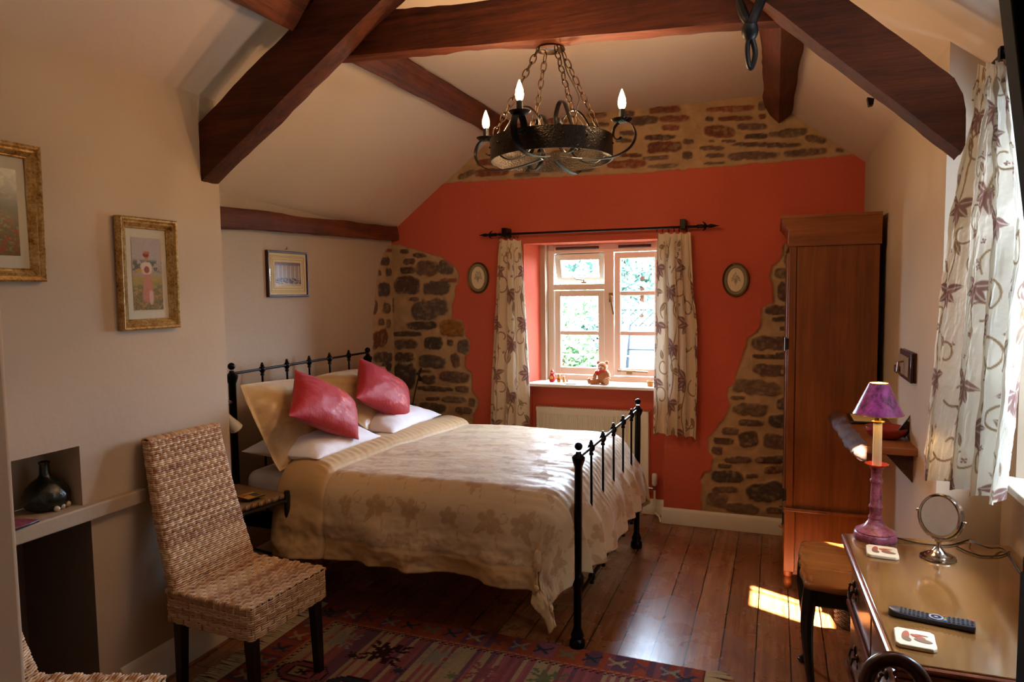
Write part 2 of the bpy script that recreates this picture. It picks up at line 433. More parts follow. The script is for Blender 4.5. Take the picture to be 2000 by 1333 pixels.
S_BAND = [(250,180,480,60,-2,1),(600,150,90,90,0,3),(300,285,360,50,-2,1),(490,375,320,65),(30,290,80,50),(600,262,80,50,0,1),(540,478,240,52,-2),(730,460,110,60,0,3),(930,440,300,90,-8,3),(1180,510,220,70,12,3),
    (650,570,680,50,1),(130,430,330,120,4,1),(50,530,60,25),(240,530,150,32),(60,605,260,45),(500,690,520,80,-2),(1065,655,460,72,-4),(90,690,200,42,-2),(1440,630,90,40,14),(80,770,220,24,-2,3)]
S_BAND2 = [(1470,640,100,30,0,1),(1250,672,110,30,0,1),(1640,635,80,30),(1850,612,170,35,-3,1),(1730,672,150,45,-2),(1900,662,160,34,-2,1),(1480,695,110,22,0,3),(1880,712,100,30,0,1),(1640,742,90,24),(1845,820,180,60,-3,1),(1620,785,90,20,0,3),
    (1820,765,160,28,-2),(1980,790,60,30),(1660,865,120,22,0,1),(1800,880,140,25,-3),(1640,915,200,45,-3,1),(1840,925,160,22,-2,3),(1975,865,60,40),(880,962,190,40,-3,1),(1080,975,140,30,-2,3),(1230,945,130,34,0,3),(1380,940,150,36,-2,3),
    (740,975,90,30,-20,3),(860,905,120,34,-4,1),(1330,610,60,20,0,1),(1150,640,80,26,0,3),(1050,700,90,30,0,1),(1400,760,120,36,0,3),(1250,760,120,40,0,1),(1100,780,120,40,0,3),(1450,860,130,40,0,3),(1280,860,140,40,0,1),(1100,870,130,40,0,3),(960,840,110,40,0,1),(950,760,90,30,0,3)]
ux = axis(-2.90, .62, .0075, (X0, X1)); vz = axis(0, 3.05, .0075, (.93, ZH))
U, V = np.meshgrid(ux, vz, indexing='xy'); U = U.copy(); V = V.copy()
wob = (fbm(U, V, 30, 3)-.5)*.018
d1 = np.minimum(inpoly(U, V, LEFT_PATCH), inpoly(U, V, RIGHT_PATCH)); d1 = np.minimum(d1, inpoly(U, V, BAND))+wob
col = np.ones(U.shape+(3,))*PL_S; hg = np.zeros(U.shape)
k = 1-sm(-.006, .004, d1)
mort = MORT*(.72+.5*fbm(U, V, 14, 4))[..., None]*np.array([1, .99, .97])
scol = mort.copy(); shg = (fbm(U, V, 22, 4)-.5)*.016
for lst, o, sd in ((S_LEFT, zL, 1), (S_RIGHT, zM, 2), (S_RIGHT2, (1200, 850, 4.9925), 3), (S_BAND, (1380, 180, 5.553), 4), (S_BAND2, (650, 0, 2.8543), 5)):
    stones_on(U, V, scol, shg, lst, *o, 'y', YB, sd)
lip = np.exp(-(d1/.012)**2)
col = col*(1-k[..., None])+scol*k[..., None]
rim = (sm(-.03, -.004, d1)*k)[..., None]*.35; col = col*(1-rim)+L3('#c6ab84')*rim
dep = np.where(k > 0, k*(-.012+shg), 0)+lip*.003
P = np.stack([U, YB-dep, V], -1)
uc = (ux[:-1]+ux[1:])/2; vc = (vz[:-1]+vz[1:])/2
keep = ~((uc[None, :] > X0) & (uc[None, :] < X1) & (vc[:, None] < ZH))
wb = npgrid('wall_back', P, 'wall_attr', col, keep=keep); struct(wb)

# --- alcove wall with the rest of the left stone patch (window niche built apart)
S_ALC = [(187,157,40,26,0,1),(165,223,55,50),(187,290,36,50,0,4),(130,298,25,35),(160,400,70,80,0,4),(105,510,28,80,0,3),(175,515,45,60,0,3),(230,500,34,100),(143,603,35,40,0,3),(187,610,25,50,0,3),
    (135,705,95,95,-14,1),(153,820,110,60,0,4),(175,880,60,50,0,4),(120,950,60,60),(180,1000,60,50),(130,1080,70,60)]
ALC_PATCH = to_wall([(230, 110), (190, 125), (150, 190), (125, 260), (105, 430), (92, 560), (90, 830), (88, 1100), (88, 1900), (260, 1900), (260, 110)], *zL, 'x', XA)
uy = axis(YC, YB+.035, .009, ()); vz2 = axis(0, 2.5, .009, ())
U, V = np.meshgrid(uy, vz2, indexing='xy')
d1 = inpoly(U, V, ALC_PATCH)+(fbm(U, V, 30, 3)-.5)*.018; k = 1-sm(-.006, .004, d1)
scol = MORT*(.72+.5*fbm(U+5, V, 14, 4))[..., None]; shg = (fbm(U+5, V, 22, 4)-.5)*.012
stones_on(U, V, scol, shg, S_ALC, *zL, 'x', XA, 8)
CREAM = L3('#b8a48e')
col = CREAM*(1-k[..., None])+scol*k[..., None]; dep = k*(-.006+shg)
o = npgrid('wall_left', np.stack([XA+dep, U, V], -1), 'wall_attr', col); struct(o)

# --- chimney breast with niche and open fireplace
NY0, NY1, NZ0, NZ1, NX = 1.05, 1.832, .857, 1.087, -2.645
FY0, FY1, FZ1, FX = .9, 1.862, .80, -2.86
b = MB()
def quad(b, *p): b.add(p, [(0, 1, 2, 3)])
def rx(b, x, y0, y1, z0, z1): quad(b, (x, y0, z0), (x, y1, z0), (x, y1, z1), (x, y0, z1))
rx(b, XC, NY1, YC, .80, 3); rx(b, XC, FY1, YC, 0, .80); rx(b, XC, -1.6, NY1, NZ1, 3); rx(b, XC, -1.6, NY0, NZ0, NZ1); rx(b, XC, -1.6, NY1, FZ1, NZ0); rx(b, XC, -1.6, FY0, 0, FZ1)
rx(b, NX, NY0, NY1, NZ0, NZ1)
for y in (NY0, NY1): quad(b, (XC, y, NZ0), (NX, y, NZ0), (NX, y, NZ1), (XC, y, NZ1))
quad(b, (XC, NY0, NZ1), (XC, NY1, NZ1), (NX, NY1, NZ1), (NX, NY0, NZ1))
quad(b, (XC, YC, 0), (XA-.05, YC, 0), (XA-.05, YC, 3), (XC, YC, 3))
struct(b.build('wall_chimney_breast', 'cream_plaster'))
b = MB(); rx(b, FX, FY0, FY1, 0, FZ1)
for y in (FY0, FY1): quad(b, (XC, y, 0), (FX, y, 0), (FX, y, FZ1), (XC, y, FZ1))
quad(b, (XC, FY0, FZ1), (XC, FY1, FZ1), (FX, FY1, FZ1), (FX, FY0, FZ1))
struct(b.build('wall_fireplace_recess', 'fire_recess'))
struct(MB().box((-2.75, -1.6, 0), (-1.393, .9, 3)).build('wall_left_front', 'cream_plaster', bevel=.012, seg=3))
# mantel ledge across niche and fireplace
mt = MB().box((-2.64, .9, .799), (-2.425, 2.09, .857)).build('mantel_shelf', 'mantel_stone', bevel=.006)
tag(mt, 'plain painted stone ledge across the chimney breast under the niche', 'ledge')
hs = MB().prism([(-2.55, 1.25, 0), (-2.30, 1.25, 0), (-2.30, 1.84, 0), (-2.36, 1.90, 0), (-2.55, 1.90, 0)], (0, 0, .03)).build('hearth_slab', 'mantel_stone', bevel=.006)
tag(hs, 'low grey hearth slab at the foot of the fireplace', 'hearth')

# --- right wall and window bay
XB = .75
b = MB()
quad(b, (.505, 4.9, 0), (XR, YV, 0), (XR, YV, 3), (.505, 4.9, 3)); quad(b, (XR, YV, 0), (1.05, YV, 0), (1.05, YV, 3), (XR, YV, 3))
struct(b.build('wall_right', 'cream_plaster', weld=True))
WY0, WY1, WZ0, WZ1 = 1.85, 2.62, 1.015, 2.05
b = MB()
for y0, y1, z0, z1 in ((-1.6, 1.78, 0, 3), (1.78, 2.70, 0, .98), (1.78, 2.70, 2.12, 3), (2.70, YV, 0, 3)): rx(b, XB, y0, y1, z0, z1)
quad(b, (XB, 1.78, .98), (XV, WY0, .98), (XV, WY0, 2.12), (XB, 1.78, 2.12)); quad(b, (XB, 2.70, .98), (XV, WY1, .98), (XV, WY1, 2.12), (XB, 2.70, 2.12))
quad(b, (XB, 1.78, 2.12), (XB, 2.70, 2.12), (XV, WY1, WZ1), (XV, WY0, WZ1))
struct(b.build('wall_right_bay', 'cream_plaster'))
b = MB(); b.box((XV+.09, .5, -.1), (XV+.2, YV+.1, WZ0)); b.box((XV+.09, .5, WZ1), (XV+.2, YV+.1, 3)); b.box((XV+.09, -1.7, -.1), (XV+.2, WY0, 3)); b.box((XV+.09, WY1, -.1), (XV+.2, 5.2, 3)); b.box((.8, -1.7, -.1), (XV+.09, .6, 3)); b.box((.62, YV+.05, -.1), (XV+.09, 5.2, 3))
struct(b.build('wall_right_outer', 'cream_plaster'))
struct(MB().box((XB-.05, 1.76, .985), (XV+.02, 2.72, 1.012)).build('window_sill_right', 'white_paint', bevel=.006))
struct(MB().box((-2.9, -1.7, 0), (1.1, -1.6, 3)).build('wall_front', 'cream_plaster'))

# --- ceiling: sloping sides and a flat middle
def ceil_z(x, y):
    t = min(1, max(0, (y-2.6)/(YB-2.6)))
    kl = -2.0+t*.14; kr = .05-t*.14; zt = 2.905-t*.01
    if x < kl: return zt+(x-kl)*.757
    if x > kr: return zt-(x-kr)*.80
    return zt
RX0, RX1, RY0, RY1 = .10, .50, 1.84, 2.17      # roof light added unseen above the frame to cast the floor sun patch
ys_ = [-1.7, 0, 1.2, RY0, RY1, 2.6, 3.1, 3.6, 4.1, 4.5, 4.95]
rows = []
for y in ys_:
    t = min(1, max(0, (y-2.6)/(YB-2.6)))
    xs = [-3.3, -2.874, -2.46, -2.2]+list((-2.0+t*.14)+np.array([-.04, -.015, .015, .05]))+[-1.4, -.9, -.4]+list((.05-t*.14)+np.array([-.05, -.015, .015, .04]))+[RX0, RX1, .8, 1.15]
    rows.append([(x, y, ceil_z(x, y)) for x in xs])
b = MB(); nc = len(rows[0]); vs = [p for r in rows for p in r]
b.add(vs, [(i*nc+j, i*nc+j+1, (i+1)*nc+j+1, (i+1)*nc+j) for i in range(len(rows)-1) for j in range(nc-1) if not (i == 3 and j == nc-4)])
c4 = [(RX0, RY0), (RX1, RY0), (RX1, RY1), (RX0, RY1)]
for (xa, ya), (xb, yb) in zip(c4, c4[1:]+c4[:1]): quad(b, (xa, ya, ceil_z(xa, ya)), (xb, yb, ceil_z(xb, yb)), (xb, yb, ceil_z(xb, yb)+.12), (xa, ya, ceil_z(xa, ya)+.12))
struct(b.build('ceiling', 'ceiling_plaster', smooth=60))
b = MB(); up_ = -SUN_D*.75     # added shaft along the sun, holds back sky light from the roof opening
for (xa, ya), (xb, yb) in zip(c4, c4[1:]+c4[:1]):
    p, q = Vector((xa, ya, ceil_z(xa, ya)+.12)), Vector((xb, yb, ceil_z(xb, yb)+.12)); quad(b, p, q, q+up_, p+up_)
struct(b.build('added_sun_shaft', 'beam_oak'))
# tiled roof above, open only over the added roof light
b = MB()
def roofq(x0, x1, y0, y1): quad(b, (x0, y0, 2.905-.80*(x0-.05)+.13), (x1, y0, 2.905-.80*(x1-.05)+.13), (x1, y1, 2.905-.80*(x1-.05)+.13), (x0, y1, 2.905-.80*(x0-.05)+.13))
roofq(-1.0, RX0-.01, -1.7, 5.1); roofq(RX1+.01, 1.2, -1.7, 5.1); roofq(RX0-.01, RX1+.01, -1.7, RY0-.01); roofq(RX0-.01, RX1+.01, RY1+.01, 5.1)
quad(b, (-1.0, -1.7, 3.875), (-1.0, 5.1, 3.875), (-3.3, 5.1, 2.13), (-3.3, -1.7, 2.13)); quad(b, (-3.3, -1.7, -.1), (-3.3, 5.1, -.1), (-3.3, 5.1, 2.2), (-3.3, -1.7, 2.2))
m_plaster('roof_slate', lin('#5a5a60')); struct(b.build('roof_outer', 'roof_slate'))
b = MB(); zc = lambda x: 2.905-.80*(x-.05)+.10
for x0, x1, y0, y1 in ((RX0, RX1, RY0, RY0+.02), (RX0, RX1, RY1-.02, RY1), (RX0, RX0+.02, RY0, RY1), (RX1-.02, RX1, RY0, RY1), (RX0, RX1, 2.05, 2.065)):
    b.prism([(x0, y0, zc(x0)), (x1, y0, zc(x1)), (x1, y1, zc(x1)), (x0, y1, zc(x0))], (0, 0, .02))
wf3 = thing('added_roof_window', None, None); wf3['kind'] = 'structure'; b.build('window_frame', 'white_paint', wf3)  # frame and bar of the added, unseen roof light

# --- window niche in the back wall
XL2, XR2, YW, YN = -1.650, -.745, 5.13, 5.03
b = MB()
quad(b, (X0, YB, .93), (XL2, YW+.08, .93), (XL2, YW+.08, ZH), (X0, YB, ZH)); quad(b, (X1, YB, .93), (XR2, YW+.08, .93), (XR2, YW+.08, ZH), (X1, YB, ZH))
quad(b, (X0, YB, ZH), (X1, YB, ZH), (XR2, YW+.08, ZH), (XL2, YW+.08, ZH))
quad(b, (X0, YB, 0), (X0, YN, 0), (X0, YN, .94), (X0, YB, .94)); quad(b, (X1, YB, 0), (X1, YN, 0), (X1, YN, .94), (X1, YB, .94)); quad(b, (X0-.05, YN, 0), (X1+.05, YN, 0), (X1+.05, YN, .94), (X0-.05, YN, .94))
struct(b.build('wall_back_niche', 'salmon_plaster'))
b = MB(); b.box((-3, 5.06, -.1), (X0+.1, 5.22, 3.1)); b.box((X1-.015, 5.06, -.1), (1, 5.22, 3.1)); b.box((X0, 5.06, -.1), (X1, 5.22, .93)); b.box((X0, 5.145, ZH+.005), (X1, 5.22, 3.1))
struct(b.build('wall_back_outer', 'cream_plaster'))
sl = MB().box((X0+.004, YB-.012, .938), (X1-.004, YW+.03, .962)).build('window_sill_back', 'window_paint', bevel=.008, seg=3); struct(sl)

# --- back window: frame, casements, glass, trickle vents, handles
m_glass('pane_glass')
m_plain('brass_handle', lin('#8a6a3a'), .3, .6); m_plain('vent_brown', lin('#3a1c10'), .5)
wf = thing('window_1', None, None, (0, 0, 0)); wf['kind'] = 'structure'
def bar(b, x0, x1, z0, z1, y0=YW, y1=YW+.06): b.box((x0, y0, z0), (x1, y1, z1))
ML, MR = -1.212, -1.140
b = MB(); bar(b, XL2-.005, -1.608, .96, ZH); bar(b, -.788, XR2+.005, .96, ZH); bar(b, -1.608, -.788, 1.935, ZH); bar(b, -1.608, -.788, .96, 1.0); bar(b, ML, MR, 1.0, 1.935); bar(b, -1.608, ML, 1.655, 1.70)
b.build('window_frame', 'window_paint', wf, bevel=.004)
def casement(x0, x1, z0, z1, bars, nm, dy=0, w=.045):
    y0, y1 = YW+.012+dy, YW+.052+dy
    b = MB(); b.box((x0, y0, z0), (x0+w, y1, z1)); b.box((x1-w, y0, z0), (x1, y1, z1)); b.box((x0+w, y0, z0), (x1-w, y1, z0+w+.01)); b.box((x0+w, y0, z1-w), (x1-w, y1, z1))
    for zz in bars: b.box((x0+w, y0+.004, zz-.016), (x1-w, y1-.004, zz+.016))
    c = b.build('casement', 'window_paint', wf, bevel=.004)
    MB().box((x0+w, (y0+y1)/2-.003, z0+w), (x1-w, (y0+y1)/2+.003, z1-w)).build('glass_pane', 'pane_glass', c); return c
casement(-1.604, ML-.004, 1.004, 1.651, [1.325], 'left')
casement(MR+.004, -.792, 1.004, 1.931, [1.325, 1.625], 'right')
# top light, hung at the top and propped a little open
b = MB(); x0, x1, z0, z1 = -1.604, ML-.004, 1.704, 1.931
Mt = Matrix.Translation((0, YW+.03, 1.93))@Matrix.Rotation(R_(16), 4, 'X')@Matrix.Translation((0, -YW-.03, -1.93))
for a, c_ in (((x0, 0, z0), (x0+.045, .04, z1)), ((x1-.045, 0, z0), (x1, .04, z1)), ((x0, 0, z0), (x1, .04, z0+.045)), ((x0, 0, z1-.045), (x1, .04, z1))):
    b.box((a[0], YW+.012, a[2]), (c_[0], YW+.052, c_[2]), Mt)
tl = b.build('top_light', 'window_paint', wf, bevel=.003)
MB().box((x0+.04, YW+.03, z0+.04), (x1-.04, YW+.035, z1-.04), Mt).build('glass_pane', 'pane_glass', tl)
for a, c_ in ((-1.585, -1.25), (-1.10, -.86)):
    MB().tube([(a, YW-.006, 1.972), (c_, YW-.006, 1.972)], .0095, 8).build('trickle_vent', 'vent_brown', wf)
def tri(b, pts, r): b.tube(pts, r, 8); b.sphere(pts[0], r*1.4, 8, 6)
b = MB(); tri(b, [(-1.155, YW-.02, 1.60), (-1.150, YW-.022, 1.56), (-1.135, YW-.02, 1.47)], .009); b.box((-1.172, YW-.014, 1.56), (-1.142, YW+.004, 1.63)); b.build('window_handle', 'brass_handle', wf)
b = MB(); tri(b, [(-1.10, YW-.02, 1.047), (-1.0, YW-.022, 1.045), (-.88, YW-.02, 1.04)], .007); b.box((-1.04, YW-.014, 1.02), (-1.0, YW+.004, 1.04)); b.build('window_stay', 'brass_handle', wf)
b = MB(); tri(b, [(-1.46, YW-.015, 1.76), (-1.42, YW-.02, 1.735), (-1.36, YW-.02, 1.73)], .004); b.box((-1.385, YW-.014, 1.705), (-1.345, YW+.004, 1.715)); b.tube([(-1.365, YW-.01, 1.71), (-1.365, YW-.02, 1.735)], .004, 6); b.build('window_stay', 'brass_handle', wf)

# --- right window (frame and glass in the bay)
wf2 = thing('window_2', None, None); wf2['kind'] = 'structure'
b = MB(); xa, xb = XV+.0, XV+.06
for y0, y1, z0, z1 in ((WY0, WY0+.06, WZ0, WZ1), (WY1-.06, WY1, WZ0, WZ1), (WY0+.06, WY1-.06, WZ0, WZ0+.06), (WY0+.06, WY1-.06, WZ1-.06, WZ1), (2.20, 2.26, WZ0+.06, WZ1-.06)):
    b.box((xa, y0, z0), (xb, y1, z1))
b.build('window_frame', 'window_paint', wf2, bevel=.004)
for y0, y1 in ((WY0+.06, 2.20), (2.26, WY1-.06)): MB().box((xa+.028, y0, WZ0+.06), (xa+.034, y1, WZ1-.06)).build('glass_pane', 'pane_glass', wf2)
for nm, loc, rot, sx, sy in (('portal_back', (-1.22, 5.24, 1.48), (R_(-90), 0, 0), .86, 1.05), ('portal_right', (1.19, 2.235, 1.53), (0, R_(90), 0), 1.05, .85)):
    d = bpy.data.lights.new(nm, 'AREA'); d.shape = 'RECTANGLE'; d.size = sx; d.size_y = sy; d.cycles.is_portal = True
    o = bpy.data.objects.new(nm, d); C.objects.link(o); o.location = loc; o.rotation_euler = rot

# --- skirting boards
def skirt(name, p, q, out, h=.115, th=.018, mat='white_paint'):
    p = Vector(p); q = Vector(q); n = Vector(out).normalized()
    prof = [(0, 0), (th, 0), (th, h*.82), (th*.55, h*.95), (0, h)]
    b = MB(); a = [p+n*u+Vector((0, 0, v)) for u, v in prof]; b.prism(a, q-p)
    struct(b.build(name, mat, bevel=.002))
skirt('baseboard_back', (X1-.012, YB, 0), (.62, YB, 0), (0, -1, 0))
skirt('baseboard_niche', (X0, YN, 0), (X1, YN, 0), (0, -1, 0)); skirt('baseboard_niche_side', (X1, YN, 0), (X1, YB, 0), (-1, 0, 0))
skirt('baseboard_back_left', (XA, YB, 0), (X0+.012, YB, 0), (0, -1, 0))
skirt('baseboard_left', (XA, YC, 0), (XA, YB, 0), (1, 0, 0), .15); skirt('baseboard_breast', (XC, 1.95, 0), (XC, YC+.018, 0), (1, 0, 0), .15); skirt('baseboard_breast_side', (XA, YC, 0), (XC+.018, YC, 0), (0, 1, 0), .15)
skirt('baseboard_right', (.507, 4.84, 0), (XR, YV, 0), (-1, 0, 0)); skirt('baseboard_bay', (XB, YV, 0), (XB, -1.6, 0), (-1, 0, 0))

# ------------------------------------------------------------------ oak beams
def beam(name, label, A, B_, up, w, h, mat, seed, rag=.004, n=26, endcut=None):
    """hewn beam from A to B_: h along up, w across; rows of a wandering rectangle"""
    A = Vector(A); B_ = Vector(B_); t = (B_-A).normalized(); up = Vector(up); up = (up-t*up.dot(t)).normalized(); s = t.cross(up)
    prof = []; m = 6
    cs = [(-1, -1), (1, -1), (1, 1), (-1, 1)]
    for i in range(4):
        a = cs[i]; c = cs[(i+1) % 4]
        for j in range(m):
            f = j/m
            prof.append((a[0]+(c[0]-a[0])*f, a[1]+(c[1]-a[1])*f))
    rows = []
    for i in range(n+1):
        f = i/n; c = A+(B_-A)*f; ring = []
        for j, (a, q) in enumerate(prof):
            nz = noise.noise(Vector((f*(B_-A).length*3.2+seed, a*.9, q*.9+seed)))*rag*1.6+noise.noise(Vector((f*(B_-A).length*13+seed, a*2, q*2)))*rag*.6
            k = 1.0-.03*(abs(a) > .95 and abs(q) > .95)
            p = c+s*(a*w/2*k)+up*(q*h/2*k)+s*(a*nz)+up*(q*nz)
            if endcut: p = endcut(p, f, a, q)
            ring.append(p)
        rows.append(ring)
    b = MB(); L = len(prof)
    b.add([p for r in rows for p in r], [(i*L+j, i*L+(j+1) % L, (i+1)*L+(j+1) % L, (i+1)*L+j) for i in range(n) for j in range(L)]+[tuple(range(L-1, -1, -1)), tuple(n*L+j for j in range(L))])
    o = b.build(name, mat, smooth=50); return tag(o, label, 'beam')
# principal rafters of the truss
hL = .222
def cutL(p, f, a, q):
    if p.x < -2.462: p = Vector((-2.462, p.y, p.z+(-2.462-p.x)*.665))
    return p
m_wood('rafter_oak', lin('#1a0a06'), lin('#5e2c14'), 'X', 1.0, .6, .9, .2)
beam('roof_rafter', 'dark oak rafter running up from the chimney breast, left of the chandelier', (-2.56, 2.545, 2.233), (-1.30, 2.545, 3.08), (0, 0, 1), .11, hL, 'rafter_oak', 1, n=34, endcut=cutL)
def cutR(p, f, a, q):
    lim = .532-.035*max(0, q)**3-.008*(q < -.9)
    if p.x > lim: p = Vector((lim, p.y, p.z+(p.x-lim)*.938))
    return p
beam('roof_rafter', 'dark oak rafter with rounded foot sloping down to the right wall', (-.20, 2.555, 2.835), (.66, 2.555, 2.028), (0, 0, 1), .11, .150, 'rafter_oak', 5, n=30, endcut=cutR)
beam('collar_beam', 'heavy crooked oak collar beam carrying the chandelier', (-1.95, 2.645, 2.765), (.05, 2.645, 2.645), (0, 0, 1), .08, .17, 'beam_oak', 9, .007, 40)
# purlins run the length of the room
beam('roof_purlin', 'oak purlin on the left ceiling slope behind the chandelier', (-1.945, 2.0, 2.865), (-1.935, YB+.02, 2.875), (.757, 0, 1), .16, .155, 'beam_oak_y', 13, .006, 40)
beam('roof_purlin', 'oak purlin on the right ceiling slope above the wardrobe', (.01, 2.0, 2.84), (.005, YB+.02, 2.80), (-.8, 0, 1), .13, .15, 'beam_oak_y', 17, .006, 40)
def cutP(p, f, a, q):
    if f > .95 and q > 0: p = p+Vector((0, -.03*q, 0))
    return p
beam('wall_plate_beam', 'waxed oak wall plate under the slope above the bed alcove', (-2.84, YC-.02, 2.062), (-2.84, 4.84, 2.118), (0, 0, 1), .09, .105, 'beam_oak_y', 21, .006, 44, cutP)

# ------------------------------------------------------------------ pattern stamps (painted on dense cloth grids)
def st_flower(M, U, V, cx, cy, s, rot, n=6, sharp=1.0, core=.18, gap=True):
    m = (abs(U-cx) < s*1.3) & (abs(V-cy) < s*1.3)
    if not m.any(): return
    x = U[m]-cx; y = V[m]-cy; r = np.hypot(x, y)/s; th = np.arctan2(y, x)-rot
    pet = np.abs(np.cos(n/2*th))**sharp
    e = .22+.78*pet
    f = 1-sm(e-.09, e+.03, r)
    if gap: f = f*(1-.75*(1-sm(.0, .22, pet))*(r > .16))
    f = f*(1-.55*np.exp(-((r-core)/.05)**2))
    M[m] = np.maximum(M[m], f)
def st_leaf(M, U, V, cx, cy, L, w, rot, vein=True):
    m = (abs(U-cx) < L*1.1) & (abs(V-cy) < L*1.1)
    if not m.any(): return
    x = (U[m]-cx)*math.cos(rot)+(V[m]-cy)*math.sin(rot); y = -(U[m]-cx)*math.sin(rot)+(V[m]-cy)*math.cos(rot)
    t = np.clip(x/L, 0, 1); e = w*np.sin(PI*t**.8)
    f = np.where((x > 0) & (x < L), 1-sm(e*.75, e*1.05+1e-5, abs(y)), 0)
    if vein: f = f*(1-.6*np.exp(-(y/(w*.12))**2))
    M[m] = np.maximum(M[m], f)
def st_path(M, U, V, pts, w):
    pts = np.array(pts); x0, y0 = pts.min(0)-w*3; x1, y1 = pts.max(0)+w*3
    m = (U > x0) & (U < x1) & (V > y0) & (V < y1)
    if not m.any(): return
    X = U[m]; Y = V[m]; d = np.full(X.shape, 9.0)
    for (a, b), (c, e) in zip(pts[:-1], pts[1:]):
        ex, ey = c-a, e-b; L = ex*ex+ey*ey+1e-12; t = np.clip(((X-a)*ex+(Y-b)*ey)/L, 0, 1)
        d = np.minimum(d, np.hypot(X-a-t*ex, Y-b-t*ey))
    M[m] = np.maximum(M[m], 1-sm(w*.6, w*1.3, d))
def spiral(cx, cy, r0, a0, turns, dirn=1, shrink=.75, n=26):
    return [(cx+r0*(1-shrink*k/n)*math.cos(a0+dirn*turns*2*PI*k/n), cy+r0*(1-shrink*k/n)*math.sin(a0+dirn*turns*2*PI*k/n)) for k in range(n+1)]

# ------------------------------------------------------------------ the bed
m_metal('bed_iron', lin('#151313'), .32, .85)
bed = thing('iron_bed', 'black iron double bed with ball finials on its posts', 'bed', (-1.77, 3.6, 0))
BL_, BM_, FN, FF = (-2.70, 2.887), (-2.70, 4.20), (-.84, 2.997), (-.818, 4.333)
def post(x, y, ztop, lean, r, name):
    b = MB(); tx = lean
    M = Matrix(((1, 0, tx/ztop, 0), (0, 1, 0, 0), (0, 0, 1, 0), (0, 0, 0, 1)))
    zc = ztop-.062
    b.lathe([(.0, 0), (r*1.9, 0), (r*2.0, .012), (r*1.9, .035), (r*1.35, .045), (r*1.7, .06), (r*1.2, .085), (r, .10), (r, .29), (r*1.25, .295), (r*1.65, .31), (r*1.7, .335), (r*1.25, .35), (r, .36),
             (r, zc-.05), (r*1.15, zc-.045), (r*1.6, zc-.02), (r*1.65, zc-.008), (r*1.2, zc), (r*.75, zc+.008), (r*.6, zc+.02)], (x, y, 0), 20, M)
    b.sphere((x+tx, y, ztop-.02), r*1.02, 18, 12)
    b.build(name, 'bed_iron', bed, smooth=50)
post(*BL_, 1.292, 0, .0195, 'post'); post(*BM_, 1.268, 0, .0195, 'post'); post(*FN, .965, .012, .0185, 'post'); post(*FF, .965, .010, .0185, 'post')
def rail_end(p0, p1, zt, zb, name, ts, rr=.0075):
    p0 = Vector(p0); p1 = Vector(p1)
    MB().tube([(*p0, zt), (*p1, zt)], rr, 10).build(name+'_top_rail', 'bed_iron', bed); MB().tube([(*p0, zb), (*p1, zb)], rr*1.25, 10).build(name+'_bottom_rail', 'bed_iron', bed)
    for t in ts:
        q = p0+(p1-p0)*t
        s = MB(); s.tube([(*q, zb), (*q, zt)], .0062, 8)
        for z in (zt, zb):
            s.lathe([(.004, -.040), (.011, -.036), (.0115, -.026), (.008, -.022), (.017, -.010), (.0185, 0), (.016, .010), (.009, .018), (.0115, .022), (.007, .028), (.0065, .036), (.002, .038)], (*q, z), 10)
        s.build('spindle', 'bed_iron', bed, smooth=50)
rail_end((BL_[0], BL_[1]+.01), BM_, 1.232, .45, 'headboard', [.172, .334, .495, .656, .822])
rail_end((-.828, 3.0), (-.808, 4.333), .893, .255, 'footboard', [.16, .33, .505, .68, .85])
b = MB()
for y in (2.925, 4.25): b.box((-2.69, y-.014, .40), (-.90, y+.014, .49))
for x in (-2.3, -1.8, -1.3): b.box((x-.03, 2.93, .42), (x+.03, 4.25, .47))
b.build('side_rail', 'bed_iron', bed, bevel=.004)

m_cloth('white_sheet', lin('#e6e0e2'), rough=.75)
m_cloth('white_pillow', lin('#eceaf0'), rough=.7, bump=.5)
def soft_box(a, b_, r, name, mat, n=26, lab=None, cat=None, puff=.01, parent=None):
    """mattress-like block with rounded edges and slightly domed faces"""
    bm = MB().box(a, b_); o = bm.build(name, mat, parent, bevel=r, seg=6, smooth=60)
    if lab: tag(o, lab, cat)
    return o
soft_box((-2.665, 2.905, .50), (-.93, 4.27, .705), .055, 'mattress', 'white_sheet', lab='thick mattress in a white fitted sheet on the iron bed', cat='mattress')

